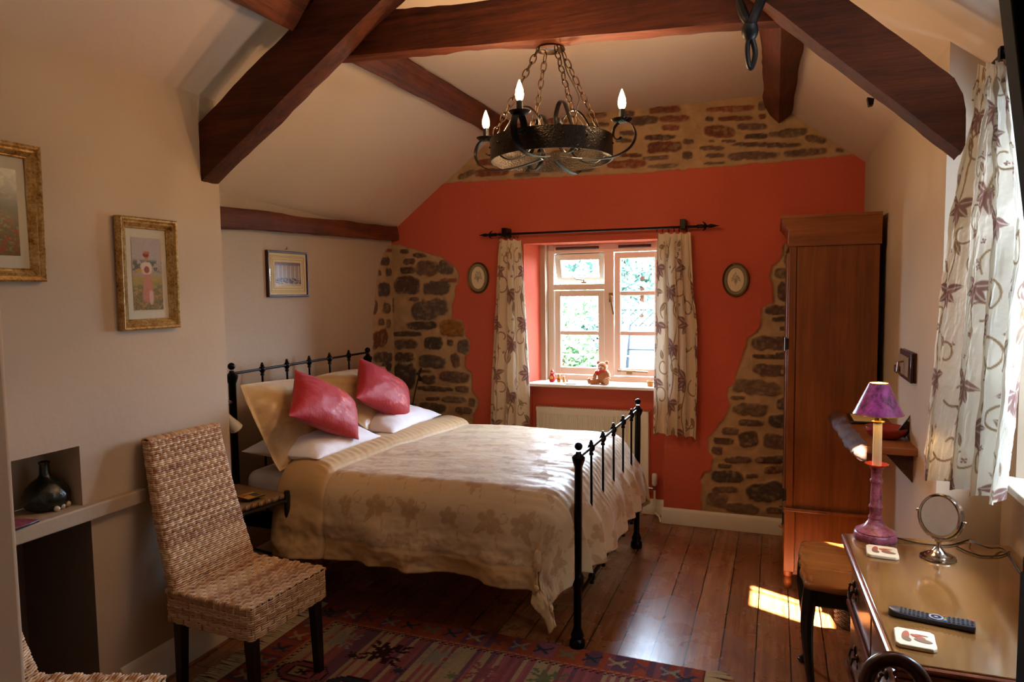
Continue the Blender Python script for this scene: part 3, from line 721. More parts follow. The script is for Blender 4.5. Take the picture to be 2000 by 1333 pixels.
def pillow(name, cs, th, mat, lab, cat, n=34, flange=0.0, pinch=.10, seed=0, group=None, sag=0, pat=None, back=1.0, wr=1.0):
    """cs: four corners in order; th: thickness; n x n cells on both faces"""
    cs = [Vector(c) for c in cs]; N = (cs[1]-cs[0]).cross(cs[3]-cs[0]).normalized()
    if N.dot(Vector((1, -1, .6))) < 0: N = -N
    us = np.linspace(0, 1, n); Uu, Vv = np.meshgrid(us, us, indexing='xy')
    A = [np.array(c) for c in cs]
    B = (A[0]*((1-Uu)*(1-Vv))[..., None]+A[1]*(Uu*(1-Vv))[..., None]+A[2]*(Uu*Vv)[..., None]+A[3]*((1-Uu)*Vv)[..., None])
    cen = sum(A)/4
    a = 2*Uu-1; c = 2*Vv-1
    inn = 1-pinch*((1-a*a)*(c*c)**2+(1-c*c)*(a*a)**2)
    B = cen+(B-cen)*inn[..., None]
    fa = np.clip((1-abs(a))/(1-flange) if flange else 1-abs(a), 0, 1)
    if flange: ea = np.clip((1-abs(a)-flange)/(1-flange), 0, 1); ec = np.clip((1-abs(c)-flange)/(1-flange), 0, 1)
    else: ea = 1-abs(a); ec = 1-abs(c)
    prof = (np.clip(1-(1-ea)**2.4, 0, 1)*np.clip(1-(1-ec)**2.4, 0, 1))**.62
    nn = np.array(N); wv = (fbm(Uu*1.0+seed, Vv+seed, 7, 4)-.5)
    fr = B+nn*(th*.5*prof*(1+.35*wv*wr)+.012*wv*wr)[..., None]; bk = B-nn*(th*.5*prof*back)[..., None]-nn*.003+nn*(.012*wv*wr)[..., None]
    if sag: fr[..., 2] -= sag*prof; bk[..., 2] -= sag*prof
    vs = np.concatenate([fr.reshape(-1, 3), bk.reshape(-1, 3)]); fs = []
    for i in range(n-1):
        for j in range(n-1):
            q = i*n+j; fs.append((q, q+1, q+n+1, q+n)); q += n*n; fs.append((q, q+n, q+n+1, q+1))
    rim = [(0, j) for j in range(n)]+[(i, n-1) for i in range(1, n)]+[(n-1, j) for j in range(n-2, -1, -1)]+[(i, 0) for i in range(n-2, 0, -1)]
    for (i, j), (k, l) in zip(rim, rim[1:]+rim[:1]): fs.append((i*n+j, k*n+l, n*n+k*n+l, n*n+i*n+j))
    me = bpy.data.meshes.new(name); me.from_pydata(vs.tolist(), [], fs)
    if pat is not None:
        c3 = pat(Uu, Vv).reshape(-1, 3); cc = np.ones((2*n*n, 4), np.float32); cc[:n*n, :3] = c3; cc[n*n:, :3] = c3
        at = me.color_attributes.new('col', 'FLOAT_COLOR', 'POINT'); at.data.foreach_set('color', cc.reshape(-1))
    bm = bmesh.new(); bm.from_mesh(me); bmesh.ops.recalc_face_normals(bm, faces=bm.faces); bm.to_mesh(me); bm.free()
    o = link(name, me, mat, None, 180, sub=1); tag(o, lab, cat, group); return o

def m_satin(name, r0, r1, sheen=.3, bump=.3, spec=.6):
    """satin damask: colour from the woven pattern, figure matter than the ground"""
    t = NT(name); v = t.coord(); a = t.new('ShaderNodeAttribute', attribute_name='col')
    n = t.noise(v, 24, 4, .6); w = t.noise(v, 700, 2, .5)
    lum = t.new('ShaderNodeRGBToBW', {0: a.outputs['Color']}).outputs[0]
    rg = t.new('ShaderNodeMapRange', {0: lum, 1: r1[0], 2: r0[0], 3: r1[1], 4: r0[1]}).outputs[0]
    return t.fin(col=t.mix(1.0, a.outputs['Color'], t.mix(n, g(.93), g(1)), 'MULTIPLY'), rough=rg, normal=t.bump(n, bump, .006, t.bump(w, .1, .001)), sheen=sheen, spec=spec)
GOLD, GOLD2 = L3('#cfae7c'), L3('#b08650')
m_satin('gold_damask', (.45, .33), (.25, .55), .2, .35)
def gold_pat(seed, k=.5):
    def f(U, V):
        rs = np.random.RandomState(seed); M = np.zeros(U.shape)
        for _ in range(7):
            cx, cy = rs.rand(2)*.8+.1; st_flower(M, U, V, cx, cy, .10+.05*rs.rand(), rs.rand()*6, 6)
            for q in range(3): st_leaf(M, U, V, cx, cy, .2, .035, rs.rand()*6.3)
            st_path(M, U, V, spiral(cx+.1, cy-.05, .09, rs.rand()*6, .8), .006)
        return GOLD*(1-k*M[..., None])+GOLD2*(k*M[..., None])
    return f
# white pillows lying on the mattress
pillow('bed_pillow', [(-2.64, 2.86, .825), (-2.66, 3.52, .83), (-2.16, 3.50, .81), (-2.20, 2.93, .80)], .20, 'white_pillow', 'white pillow lying flat at the near side of the bed, under the gold pillow', 'pillow', seed=1, pinch=.05, back=.6)
pillow('bed_pillow', [(-2.66, 3.56, .83), (-2.66, 4.26, .83), (-2.14, 4.24, .81), (-2.14, 3.58, .81)], .20, 'white_pillow', 'white pillow lying flat at the far side of the bed, beside the stone wall', 'pillow', seed=4, pinch=.05, back=.6)
# gold pillows propped on the headboard
def WW(px, py, ax, v): return tuple(W(px, py, ax, v))
pillow('gold_pillow', [WW(469, 752, 'x', -2.62), WW(630, 738, 'x', -2.64), WW(655, 852, 'x', -2.36), WW(546, 922, 'y', 2.865)], .22, 'gold_damask', 'gold damask pillow propped on the near half of the iron headboard', 'pillow', n=46, flange=.05, pinch=-.04, seed=7, pat=gold_pat(3), back=.5)
pillow('gold_pillow', [WW(608, 737, 'x', -2.64), WW(752, 716, 'x', -2.64), WW(790, 812, 'x', -2.36), WW(716, 838, 'x', -2.30)], .17, 'gold_damask', 'gold damask pillow propped on the far half of the iron headboard', 'pillow', n=46, flange=.05, pinch=-.08, seed=11, pat=gold_pat(9), back=.5)
# red cushions standing on a corner
RED, RED2 = L3('#a41c20'), L3('#cc5440')
def red_pat(seed):
    def f(U, V):
        rs = np.random.RandomState(seed); M = np.zeros(U.shape)
        for _ in range(6):
            cx, cy = .55+.4*rs.rand(), .1+.8*rs.rand(); st_path(M, U, V, spiral(cx, cy, .12, rs.rand()*6, .7), .008); st_path(M, U, V, [(cx+.1*rs.randn(), cy+.1*rs.randn()) for _ in range(4)], .007)
        return RED*(1-M[..., None])+RED2*M[..., None]
    return f
m_satin('red_silk', (.16, .5), (.05, .6), .1, .7, .22)
def piped(cs, **kw):
    o = pillow('silk_cushion', cs, .17, 'red_silk', **kw)
    return o
piped([WW(576, 721, 'x', -2.46), WW(694, 786, 'x', -2.33), WW(702, 860, 'x', -2.17), WW(564, 812, 'x', -2.24)], lab='raspberry red silk cushion tipped on its corner on the near gold pillow', cat='cushion', seed=15, pinch=.05, pat=red_pat(1), wr=.5)
piped([WW(702, 698, 'x', -2.46), WW(797, 756, 'x', -2.36), WW(800, 825, 'x', -2.20), WW(695, 778, 'x', -2.28)], lab='raspberry red silk cushion tipped on its corner on the far gold pillow', cat='cushion', seed=19, pinch=.05, pat=red_pat(2), wr=.5)

# duvet: a flat cloth (p along the bed, q across) folded over the edges of the mattress
def duvet():
    ps = np.linspace(0, 2.02, 300); qs = np.linspace(-.44, 1.44+.40, 300)
    Pp, Q = np.meshgrid(ps, qs, indexing='xy')       # rows over q
    # head edge slants a little: further to the foot at the near side
    xh = -2.40+.16*sm(0, 1.4, Q)
    xe = -.915; ye0, ye1 = 2.915, 4.335
    X = xh+Pp*(xe+.40-xh)/2.02*1.0
    hem = .0
    y0 = ye0+Q*(ye1-ye0)/1.40
    ex = np.maximum(0, X-xe+.07); ex0 = ex
    ey = np.maximum(0, -Q+.05); ey1 = np.maximum(0, Q-1.35)
    Rn = .13
    def fold(r, R): return np.where(r < R*PI/2, R*np.sin(r/R), R), np.where(r < R*PI/2, R*(1-np.cos(r/R)), R+(r-R*PI/2))
    sy = np.where(ey > 0, ey, ey1); sgn = np.where(ey > 0, -1.0, 1.0)
    r = np.hypot(ex, sy)+1e-9; off, drop = fold(r, Rn)
    dx = ex/r; dy = sy/r*sgn
    bx = np.minimum(X, xe-.07); by = np.clip(y0, ye0+.05*(ye1-ye0)/1.4, ye0+1.35*(ye1-ye0)/1.4)
    flare = .10*np.clip(drop-.05, 0, 1)
    x = bx+dx*(off+flare*.8); y = by+dy*(off-.015*sm(0,.1,off)+flare*.9)
    top = .735+.018*np.sin(np.clip(Q/1.4, 0, 1)*PI)+.012*np.exp(-((X+1.5)/.5)**2)
    z = top-drop
    # folds: hanging sides ripple, top is softly creased
    hang = sm(.08, .40, drop)
    side = sm(.2, .9, sy/(r)) ; foot = sm(.2, .9, ex/r)
    rip = np.sin(X*21+1.4*np.sin(X*7)+drop*6)*.014+np.sin(X*9.5-drop*5+1)*.019
    y = y+sgn*side*hang*rip
    ripf = np.sin(y0*30+1.5*np.sin(y0*8))*.016+np.sin(y0*13)*.010
    x = x+foot*hang*(ripf+.015)+foot*sm(.02, .3, drop)*.012
    cr = (fbm(X*1.2+(Q*.5), Q*2.2-X*.6, 3.2, 4)-.5)
    z = z+(1-hang)*cr*.016
    gat = np.sin(y0*105+3*np.sin(y0*9))*.0018*sm(xe-.30, xe-.05, X)*(1-hang)*sm(0, .05, 1.4-Q)
    z = z+gat
    d2 = fbm(X*.9-Q*1.6, Q*1.3+X, 6, 4)-.5
    y = y+sgn*side*hang*d2*.06; x = x+foot*hang*d2*.02
    x = x+foot*sm(.08, .22, drop)*(1-sm(.42, .6, drop))*.055*sm(3.08, 3.2, y)
    # border seam near the hem of the hanging side
    seam = np.exp(-((Q+.345)/.006)**2)*(ey > 0)*(Pp > .3); y = y+seam*.006; puff = sm(-.34, -.25, Q)*hang*(ey > 0); y = y-puff*.014
    # turned down cuff: thick roll along the head edge, gathered at its seam
    cf = np.where(Pp < .30, np.sqrt(np.clip(1-((Pp-.15)/.155)**2, 0, 1)), 0)
    cf = cf*(1+.04*np.sin(y0*130+2*np.sin(y0*7))*sm(.16, .29, Pp))
    seam2 = np.exp(-((Pp-.305)/.008)**2)
    nz = 1-hang*.9; z = z+cf*.055*nz-seam2*.012*nz; y = y+sgn*side*hang*(cf*.050-seam2*.010)
    # hem lifts a little toward the foot of the near side
    U_, V_ = X+3, Q
    Mp = np.zeros(X.shape); rs = np.random.RandomState(12)
    for i in range(10):
        for j in range(11):
            cx = .72+i*.19+(.095 if j % 2 else 0)+rs.randn()*.012; cy = -.36+j*.205+rs.randn()*.012
            s = .052+.016*rs.rand(); rot = rs.rand()*6.3
            if (i+j) % 3 == 2:
                st_flower(Mp, U_, V_, cx, cy, s*.75, rot, 5, .35); st_leaf(Mp, U_, V_, cx+.02, cy-.05, .05, .012, rot)
                st_leaf(Mp, U_, V_, cx+.02, cy-.05, .05, .012, rot+1.1)
            else:
                st_flower(Mp, U_, V_, cx, cy, s, rot, 5, .3)
                for q in range(2): st_leaf(Mp, U_, V_, cx+.03*math.cos(rot+q*2), cy+.03*math.sin(rot+q*2), .07, .016, rot+q*2)
            st_path(Mp, U_, V_, spiral(cx+.07, cy+.03, .035, rot, .85), .0028)
            st_path(Mp, U_, V_, [(cx, cy), (cx+.04, cy-.05), (cx+.05, cy-.11)], .0025)
    Mp = Mp*sm(.31, .34, Pp)*(1-(Q < -.335)*1.0)
    base = L3('#cdb088'); fig = L3('#a47c50')
    col = base*(1-.62*Mp[..., None])+fig*(.62*Mp[..., None])
    col = np.where(((Q < -.343) | (Pp < .30))[..., None], L3('#bf9a66')*np.ones(3), col)
    cw = sm(.12, .6, np.minimum(ex, ey)/r*1.4)*hang*(ey > 0)
    x = x-.085*cw; y = y-.03*cw
    x = np.where(y < 3.04, np.minimum(x, np.where(y > 2.955, -.864, -.838)), x)
    o = npgrid('duvet', np.stack([x, y, z], -1), 'duvet_satin', col, solid=.012)
    return tag(o, 'gold and cream damask duvet spread over the iron bed', 'duvet')
m_satin('duvet_satin', (.46, .42), (.30, .9), .15, .35, .42)
duvet()

# ------------------------------------------------------------------ rush-topped bedside table, coaster, lamps
m_plain('black_wood', lin('#17110e'), .3)
def m_rush():
    t = NT('rush_weave'); v = t.coord()
    w1 = t.new('ShaderNodeTexWave', {'Vector': v, 'Scale': 38, 'Distortion': 2.5, 'Detail': 2}, bands_direction='X').outputs[1]
    w2 = t.new('ShaderNodeTexWave', {'Vector': v, 'Scale': 38, 'Distortion': 2.5, 'Detail': 2}, bands_direction='Y').outputs[1]
    m = t.math('MULTIPLY', w1, w2)
    return t.fin(col=t.ramp(m, [(.05, lin('#5e4026')), (.5, lin('#b58a58')), (1, lin('#cfa878'))]), rough=.8, normal=t.bump(m, .8, .004))
m_rush()
P1, P2 = Vector(W(563, 965, 'z', .636)), Vector(W(462, 943, 'z', .636))
ex_ = (P1-P2).normalized(); P1 = P1+Vector((0, -.01, 0)); P2 = P2+Vector((0, -.02, 0)); ey_ = Vector((ex_.y, -ex_.x, 0))
st = thing('bedside_stool', 'small rush-topped black bedside stool between chimney breast and bed', 'stool', ((P1+P2)/2+ey_*.14).to_tuple()[:2]+(0,))
P3 = P1+ey_*.29; P4 = P2+ey_*.27
b = MB(); n = 14; rows = []
for i in range(n+1):
    rows.append([P2+(P1-P2)*(j/n)+((P4-P2)+((P3-P1)-(P4-P2))*(j/n))*(i/n)+Vector((0, 0, -.006*math.sin(PI*i/n)*math.sin(PI*j/n)+.004)) for j in range(n+1)])
b.grid(rows); b.build('rush_seat', 'rush_weave', st, solid=.022)
for p in (P1, P2, P3, P4):
    MB().lathe([(.012, 0), (.015, .2), (.016, .60), (.017, .63), (.014, .655), (0, .66)], (p.x, p.y, 0), 14).build('leg', 'black_wood', st)
for p, q in ((P1, P3), (P2, P4), (P1, P2), (P3, P4)):
    MB().tube([(p.x, p.y, .605), (q.x, q.y, .605)], .011, 8).build('seat_rail', 'black_wood', st)
    MB().tube([(p.x, p.y, .30), (q.x, q.y, .30)], .008, 8).build('stretcher', 'black_wood', st)
c0 = W(489, 970, 'z', .655)
m_plain('card_yellow', lin('#c89a3c'), .4); m_plain('card_grey', lin('#4b4840'), .4); m_plain('card_red', lin('#a84a2c'), .4)
ck = thing('drinks_coaster', 'yellow and grey picture coaster on the rush-topped stool', 'coaster', (c0.x, c0.y, .654), R_(-12))
wmx = wm(ck)
MB().box((-.05, -.05, 0), (.05, .05, .005), wmx).build('coaster_base', 'black_wood', ck, bevel=.003)
MB().box((-.046, -.046, .005), (.046, .046, .006), wmx).build('picture', 'card_yellow', ck)
MB().box((-.02, .0, .006), (.042, .042, .0066), wmx).build('picture_patch', 'card_grey', ck); MB().prism([wmx@Vector(p) for p in ((-.04, -.04, .006), (.0, -.036, .006), (-.02, .01, .006))], (0, 0, .0006)).build('picture_patch', 'card_red', ck)

m_plain('frosted_shade', lin('#d8cfc0'), .35, .5, sss=.1)
m_metal('dull_steel', lin('#8c8478'), .35)
def reading_lamp(A, B_, tip, base, lab, mat, shade=True):
    t = thing('reading_lamp', lab, 'lamp', base)
    MB().tube([base, A, (A[0], A[1], A[2]+.005)], .006, 8).build('bracket', mat, t)
    MB().tube([A, ((A[0]+B_[0])/2, (A[1]+B_[1])/2, (A[2]+B_[2])/2+.006), B_], .004, 8).build('arm', mat, t)
    d = (Vector(tip)-Vector(B_)); q = d.to_track_quat('Z', 'Y').to_matrix().to_4x4(); L = d.length
    MB().lathe([(.008, 0), (.012, .01), (.020, L*.45), (.030, L*.8), (.034, L), (.030, L*.985), (.018, L*.45), (.006, .02)], B_, 20, q, cap=False).build('lamp_shade', 'frosted_shade' if shade else mat, t)
a = WW(452, 786, 'x', -2.66); reading_lamp(a, WW(436, 804, 'x', -2.62), WW(462, 838, 'x', -2.60), (-2.70, 2.86, a[2]), 'small frosted glass reading lamp clipped to the near headboard post', 'dull_steel')
YL = 4.62
fb = W(804, 800, 'y', YL)
t = thing('reading_lamp', 'thin dark iron reading lamp standing in front of the bare stone corner', 'lamp', (fb.x, fb.y, 0))
MB().tube([(fb.x, fb.y, .01), (fb.x, fb.y, fb.z), WW(811, 765, 'y', YL), WW(818, 735, 'y', YL), WW(823, 722, 'y', YL), WW(821, 719, 'y', YL)], .0045, 8).build('stem', 'black_iron', t)
MB().tube([WW(823, 720, 'y', YL), WW(814, 732, 'y', YL-.05), WW(815, 728, 'y', YL-.05)], .006, 8).build('arm', 'black_iron', t)
MB().lathe([(0, 0), (.10, 0), (.10, .012), (.02, .022), (.012, .05), (0, .05)], (fb.x, fb.y, 0), 20).build('base', 'black_iron', t)
MB().tube([WW(817, 730, 'y', YL), WW(821, 742, 'y', YL-.06)], [.005, .016], 10).build('lamp_shade', 'black_iron', t)
MB().lathe([(.012, -.05), (.014, 0), (.006, .015)], fb, 12).build('switch_body', 'black_iron', t)

# ------------------------------------------------------------------ curtains
m_cloth('curtain_linen', None, rough=.75, weave=600, bump=.5, sheen=.1, attr='col')
t_ = MATS['curtain_linen'].node_tree; _bs = t_.nodes['Principled BSDF']; _bs.inputs['Transmission Weight'].default_value = 0
_tr = t_.nodes.new('ShaderNodeBsdfTranslucent'); _mx = t_.nodes.new('ShaderNodeMixShader'); _mx.inputs[0].default_value = .38
_at = [n for n in t_.nodes if n.bl_idname == 'ShaderNodeAttribute'][0]
t_.links.new(_at.outputs['Color'], _tr.inputs[0]); t_.links.new(_bs.outputs[0], _mx.inputs[1]); t_.links.new(_tr.outputs[0], _mx.inputs[2]); t_.links.new(_mx.outputs[0], t_.nodes['Material Output'].inputs[0])
MATS['curtain_linen_lined'] = MATS['curtain_linen'].copy(); [setattr(n.inputs[0], 'default_value', .10) for n in MATS['curtain_linen_lined'].node_tree.nodes if n.bl_idname == 'ShaderNodeMixShader']
def curtain_pattern(U, V, seed, tone='#d9c3a6'):
    """trailing stems with curls and mauve flowers; U across the cloth, V down it (metres)"""
    rs = np.random.RandomState(seed); S = np.zeros(U.shape); F = np.zeros(U.shape); Lf = np.zeros(U.shape)
    um, vm = U.max(), V.max()
    x = .06
    k = 0
    while x < um+.1:
        v = -.1+.12*(k % 2)
        while v < vm+.1:
            cx = x+rs.randn()*.01; sd = 1 if rs.rand() > .5 else -1
            st_path(S, U, V, [(cx+sd*.035*math.sin(t*PI), v+t*.30) for t in np.linspace(0, 1, 10)], .0042)
            st_path(S, U, V, spiral(cx+sd*.06, v+.07, .062, rs.rand()*6, .8, sd), .0038)
            st_leaf(Lf, U, V, cx+sd*.03, v+.10, .065, .016, rs.rand()*6)
            st_path(S, U, V, spiral(cx-sd*.06, v+.20, .055, rs.rand()*6, .75, -sd), .0038)
            st_leaf(Lf, U, V, cx-sd*.05, v+.17, .06, .015, rs.rand()*6)
            fx, fy = cx+sd*.01, v+.275; rot = rs.rand()*.8+PI/2
            for q in (-1.9, -1.1, -.45, .2, .9, 1.7): st_leaf(F, U, V, fx, fy, .068+.018*rs.rand(), .0195, rot+q)
            for q in range(3): st_flower(F, U, V, cx+rs.randn()*.05, v+.12+rs.rand()*.1, .010, rs.rand()*6, 4)
            v += .30
        x += .20; k += 1
    base = L3(tone); c = base*np.ones(U.shape+(3,))
    for M_, cc in ((Lf, L3('#7a5a40')), (S, L3('#7e6038')), (F, L3('#70443e'))): c = c*(1-.92*M_[..., None])+cc*(.92*M_[..., None])
    return c
def curtain(name, lab, Lp, Rp, folds, amp, width, seed, out, n=240, rows=330, scal=.012, group=None, pinch=True, tone='#d9c3a6'):
    """Lp, Rp: world points down the two sides; out: unit vector into the room"""
    Lp = np.array([tuple(p) for p in Lp]); Rp = np.array([tuple(p) for p in Rp])
    vs = np.linspace(0, 1, rows); us = np.linspace(0, 1, n)
    def samp(P):
        d = np.r_[0, np.cumsum(np.hypot(*(np.diff(P, axis=0)[:, [0, 2]].T)) + 1e-6+np.abs(np.diff(P[:, 1])))]; d /= d[-1]
        return np.stack([np.interp(vs, d, P[:, i]) for i in range(3)], -1)
    A, B = samp(Lp), samp(Rp)
    U, V = np.meshgrid(us, vs, indexing='xy')
    ph = U*folds*2*PI+.8*np.sin(V*2.6+seed)+.9*np.sin(U*7+seed)
    a = amp*(.35+.65*sm(0, .25, V))
    if pinch: a = a*(1+.8*np.exp(-((V-.07)/.03)**2))
    s = np.sin(ph)
    P = A[:, None, :]*(1-U[..., None])+B[:, None, :]*U[..., None]
    wd_ = (B-A); wd_ = wd_/np.linalg.norm(wd_, axis=1)[:, None]
    P = P+np.array(out)*(a*(s*.85+.25*np.sin(2*ph+1)))[..., None]+wd_[:, None, :]*(a*.5*np.cos(ph)*sm(0, .04, U)*sm(0, .04, 1-U))[..., None]
    cr = (fbm(U*width*1.5+seed, V*1.2, 16, 4)-.5)*.012+(fbm(U*width*9+seed, V*2.5, 9, 3)-.5)*.006
    P = P+np.array(out)*cr[..., None]
    P[..., 2] += (-scal*np.clip(s, -1, 1)*sm(.9, 1, V)*.4)+.006*s*(1-sm(0, .05, V))
    H_ = np.linalg.norm(A[0]-A[-1])
    sc_ = 1.0 if tone[1:3] == 'dc' else .78; col = curtain_pattern(U*width*sc_, V*H_*sc_, seed, tone)
    o = npgrid(name, P, 'curtain_linen' if tone[1:3] == 'dc' else 'curtain_linen_lined', col)
    return tag(o, lab, 'curtain', group)
PY = 4.765
def wy(px, py, y=PY): return W(px, py, 'y', y)
curtain('curtain', 'short floral linen curtain hanging at the left of the back window', [wy(976, 468), wy(972, 520), wy(966, 620), wy(959, 740), wy(957, 832)], [wy(1019, 469), wy(1023, 560), wy(1030, 680), wy(1034, 760), wy(1034, 834)], 3.2, .024, .62, 3, (0, -1, 0), group=None)
curtain('curtain', 'short floral linen curtain hanging at the right of the back window', [wy(1284, 456), wy(1283, 520), wy(1281, 640), wy(1278, 740), wy(1276, 848)], [wy(1349, 455), wy(1354, 560), wy(1362, 640), wy(1362, 760), wy(1359, 857)], 4.3, .024, .85, 8, (0, -1, 0))
def wx(px, py, x): return W(px, py, 'x', x)
curtain('curtain', 'long floral linen curtain lit from behind at the right hand window', [wx(1916, 128, .63), wx(1910, 230, .62), wx(1888, 330, .60), wx(1868, 450, .58), wx(1853, 600, .555), wx(1838, 750, .53), wx(1815, 935, .505)],
        [wx(1972, 118, .65), wx(2012, 300, .65), wx(2022, 420, .65), wx(2015, 520, .65), wx(1998, 640, .645), wx(1985, 790, .64), wx(1957, 985, .635)], 3.3, .040, 1.0, 14, (-.97, -.25, 0), n=330, rows=440, tone='#dcd5c4')

# curtain poles, rings, brackets
m_metal('wrought_iron', lin('#1a1614'), .45, .8, .4, 60)
pole = thing('curtain_pole', 'thin black iron curtain pole with spear finials over the back window', 'curtain pole', tuple(wy(1166, 451)))
pl, pr = wy(958, 459), wy(1376, 442)
MB().tube([pl, pr], .0085, 10).build('rod', 'wrought_iron', pole)
dx = (pr-pl).normalized()
for p, s in ((pl, -1), (pr, 1)):
    q = (dx*s).to_track_quat('Z', 'Y').to_matrix().to_4x4()
    b = MB(); b.lathe([(.009, -.05), (.014, -.045), (.011, -.03), (.013, -.02), (.009, 0), (.012, .004), (.014, .01), (.008, .018), (.012, .035), (.013, .045), (.006, .07), (.001, .095)], p, 12, q)
    for a in range(4):
        e = Matrix.Rotation(a*PI/2+.3, 4, 'Z'); v0 = q@e
        b.tube([p+v0@Vector((0, 0, .0)), p+v0@Vector((.018, 0, .004)), p+v0@Vector((.032, 0, -.012))], [.007, .007, .002], 6)
    b.build('finial', 'wrought_iron', pole)
for px, py in ((986, 456), (1334, 440)):
    c = wy(px, py); MB().box((c.x-.018, c.y-.022, c.z-.025), (c.x+.018, YB-.004, c.z+.038)).build('bracket', 'wrought_iron', pole, bevel=.002)
for xs in ([978, 990, 1001, 1009, 1016], [1291, 1301, 1312, 1322, 1331, 1345]):
    for px in xs:
        f = (px-958)/(1376-958); c = pl+(pr-pl)*f; MB().tube([c+Vector((0, .019*math.cos(t), -.012+.021*math.sin(t))) for t in np.linspace(0, 2*PI, 18)[:-1]], .0018, 6, closed=True).build('curtain_ring', 'wrought_iron', pole)
p2 = thing('curtain_pole', 'black iron curtain pole above the right hand window', 'curtain pole', (.66, 1.9, 2.36))
MB().tube([(.655, 2.74, 2.372), (.655, .95, 2.372)], .0085, 10).build('rod', 'wrought_iron', p2)
for y in (2.62, 1.05): MB().box((.64, y-.015, 2.35), (XB, y+.015, 2.39)).build('bracket', 'wrought_iron', p2)

# ------------------------------------------------------------------ oval flower pictures
m_metal('frame_bronze', lin('#5f4a22'), .4, .6); m_plain('mount_olive', lin('#7c7255'), .7); 
m_attr('print_paper', rough=.35, bump=.02)
def oval_pic(px, py, rx_, rz_, seed, lab):
    c = W(px, py, 'y', YB-.012); t = thing('oval_picture', lab, 'picture', tuple(c))
    M = Matrix.Translation(c)@Matrix.Rotation(PI/2, 4, 'X')
    def ell(prof, name, mat):
        b = MB(); vs = []; n = 48
        for r, h in prof:
            for j in range(n):
                a = 2*PI*j/n; vs.append(M@Vector(((rx_+r)*math.cos(a), (rz_+r)*math.sin(a), h)))
        b.add(vs, [(i*n+j, i*n+(j+1) % n, (i+1)*n+(j+1) % n, (i+1)*n+j) for i in range(len(prof)-1) for j in range(n)]+[tuple(range(n))]); return b.build(name, mat, t, smooth=60)
    ell([(0, -.01), (0, .006), (-.004, .012), (-.010, .010), (-.014, .004)], 'frame', 'frame_bronze')
    k1 = .012; vs = []
    ell([(-.012, .0), (-.012, .005), (-.034, .0045), (-.035, .003)], 'mount', 'mount_olive')
    g_ = 60; a, b_ = rx_-.034, rz_-.034
    U, V = np.meshgrid(np.linspace(-1, 1, g_), np.linspace(-1, 1, g_)); F = np.zeros(U.shape); S = np.zeros(U.shape); rs = np.random.RandomState(seed)
    for i in range(9):
        an = -PI/2+(i-4)*.42; L = .35+.25*rs.rand(); pts = [(.0, .45), (.1*(i-4)*.4, 0), (math.cos(an)*L, math.sin(an)*L)]
        st_path(S, U, V, pts, .03); st_flower(F, U, V, pts[-1][0], pts[-1][1], .10+.05*rs.rand(), rs.rand()*6, 5); st_leaf(S, U, V, pts[1][0], pts[1][1]+.1, .2, .05, an+rs.randn())
    col = L3('#e0cba8')*np.ones(U.shape+(3,)); col = col*(1-.7*S[..., None])+L3('#6b6a4a')*(.7*S[..., None]); col = col*(1-.7*F[..., None])+L3('#6d6076')*(.7*F[..., None])
    rr = np.maximum(1, 0); Xe = U*np.sqrt(1-V*V/2)*a; Ze = -V*np.sqrt(1-U*U/2)*b_
    npgrid('print', np.stack([c.x+Xe, np.full(U.shape, c.y-.0055), c.z+Ze], -1), 'print_paper', col, parent=t)
oval_pic(934, 543, .088, .118, 1, 'small oval flower picture in olive mount left of the back window')
oval_pic(1437, 547, .086, .112, 2, 'small oval flower picture in olive mount between right curtain and wardrobe')

# ------------------------------------------------------------------ rectangular pictures on the left wall
m_attr('painting', rough=.22, bump=.05, bscale=300, dist=.001, spec=.5)
def gilt():
    t = NT('gilt_frame'); v = t.coord(); n = t.noise(v, 110, 5, .7); n2 = t.noise(v, 30, 3, .5)
    f = t.math('ADD', t.math('MULTIPLY', n, .6), t.math('MULTIPLY', n2, .4))
    t.fin(col=t.ramp(f, [(.33, lin('#5a3818')), (.46, lin('#b08c50')), (.62, lin('#d8c08a'))]), metal=.75, rough=.32, normal=t.bump(n, .3, .002))
gilt(); m_plain('mount_grey', lin('#b5ad98'), .8); m_plain('mount_cream', lin('#dcc48c'), .7); m_plain('mahogany', lin('#3a160c'), .25)
def pic_frame(x, y0, y1, z0, z1, prof, fm, mount, mw, paint, lab, tilt=0.0, nm='framed_picture'):
    """prof: (inset, height) steps of the moulding from the outer edge"""
    t = thing(nm, lab, 'picture', (x, (y0+y1)/2, (z0+z1)/2)); b = MB(); vs = []
    for i, h in prof:
        for yy, zz in ((y0+i, z0+i), (y1-i, z0+i), (y1-i, z1-i), (y0+i, z1-i)): vs.append((x+h+tilt*(zz-z0), yy, zz))
    b.add(vs, [(i*4+j, i*4+(j+1) % 4, (i+1)*4+(j+1) % 4, (i+1)*4+j) for i in range(len(prof)-1) for j in range(4)])
    b.build('frame', fm, t, smooth=20)
    e = prof[-1][0]; hb = prof[-1][1]+.001
    b = MB(); b.box((x+.001, y0+e-.002, z0+e-.002), (x+hb, y1-e+.002, z1-e+.002)); b.build('mount', mount, t)
    a0, a1, c0_, c1_ = y0+e+mw[0], y1-e-mw[0], z0+e+mw[1], z1-e-mw[1]
    U, V = np.meshgrid(np.linspace(0, 1, 90), np.linspace(0, 1, 170)); col = paint(U, V)
    npgrid('print', np.stack([np.full(U.shape, x+hb+.0012), a0+(a1-a0)*U, c1_+(c0_-c1_)*V], -1), 'painting', col, parent=t)
    return t
def blob(U, V, cx, cy, rx_, ry_, p=2): return 1-sm(.85, 1.1, (abs((U-cx)/rx_)**p+abs((V-cy)/ry_)**p)**(1/p))
def over(c, m, h): return c*(1-m[..., None])+L3(h)*m[..., None]
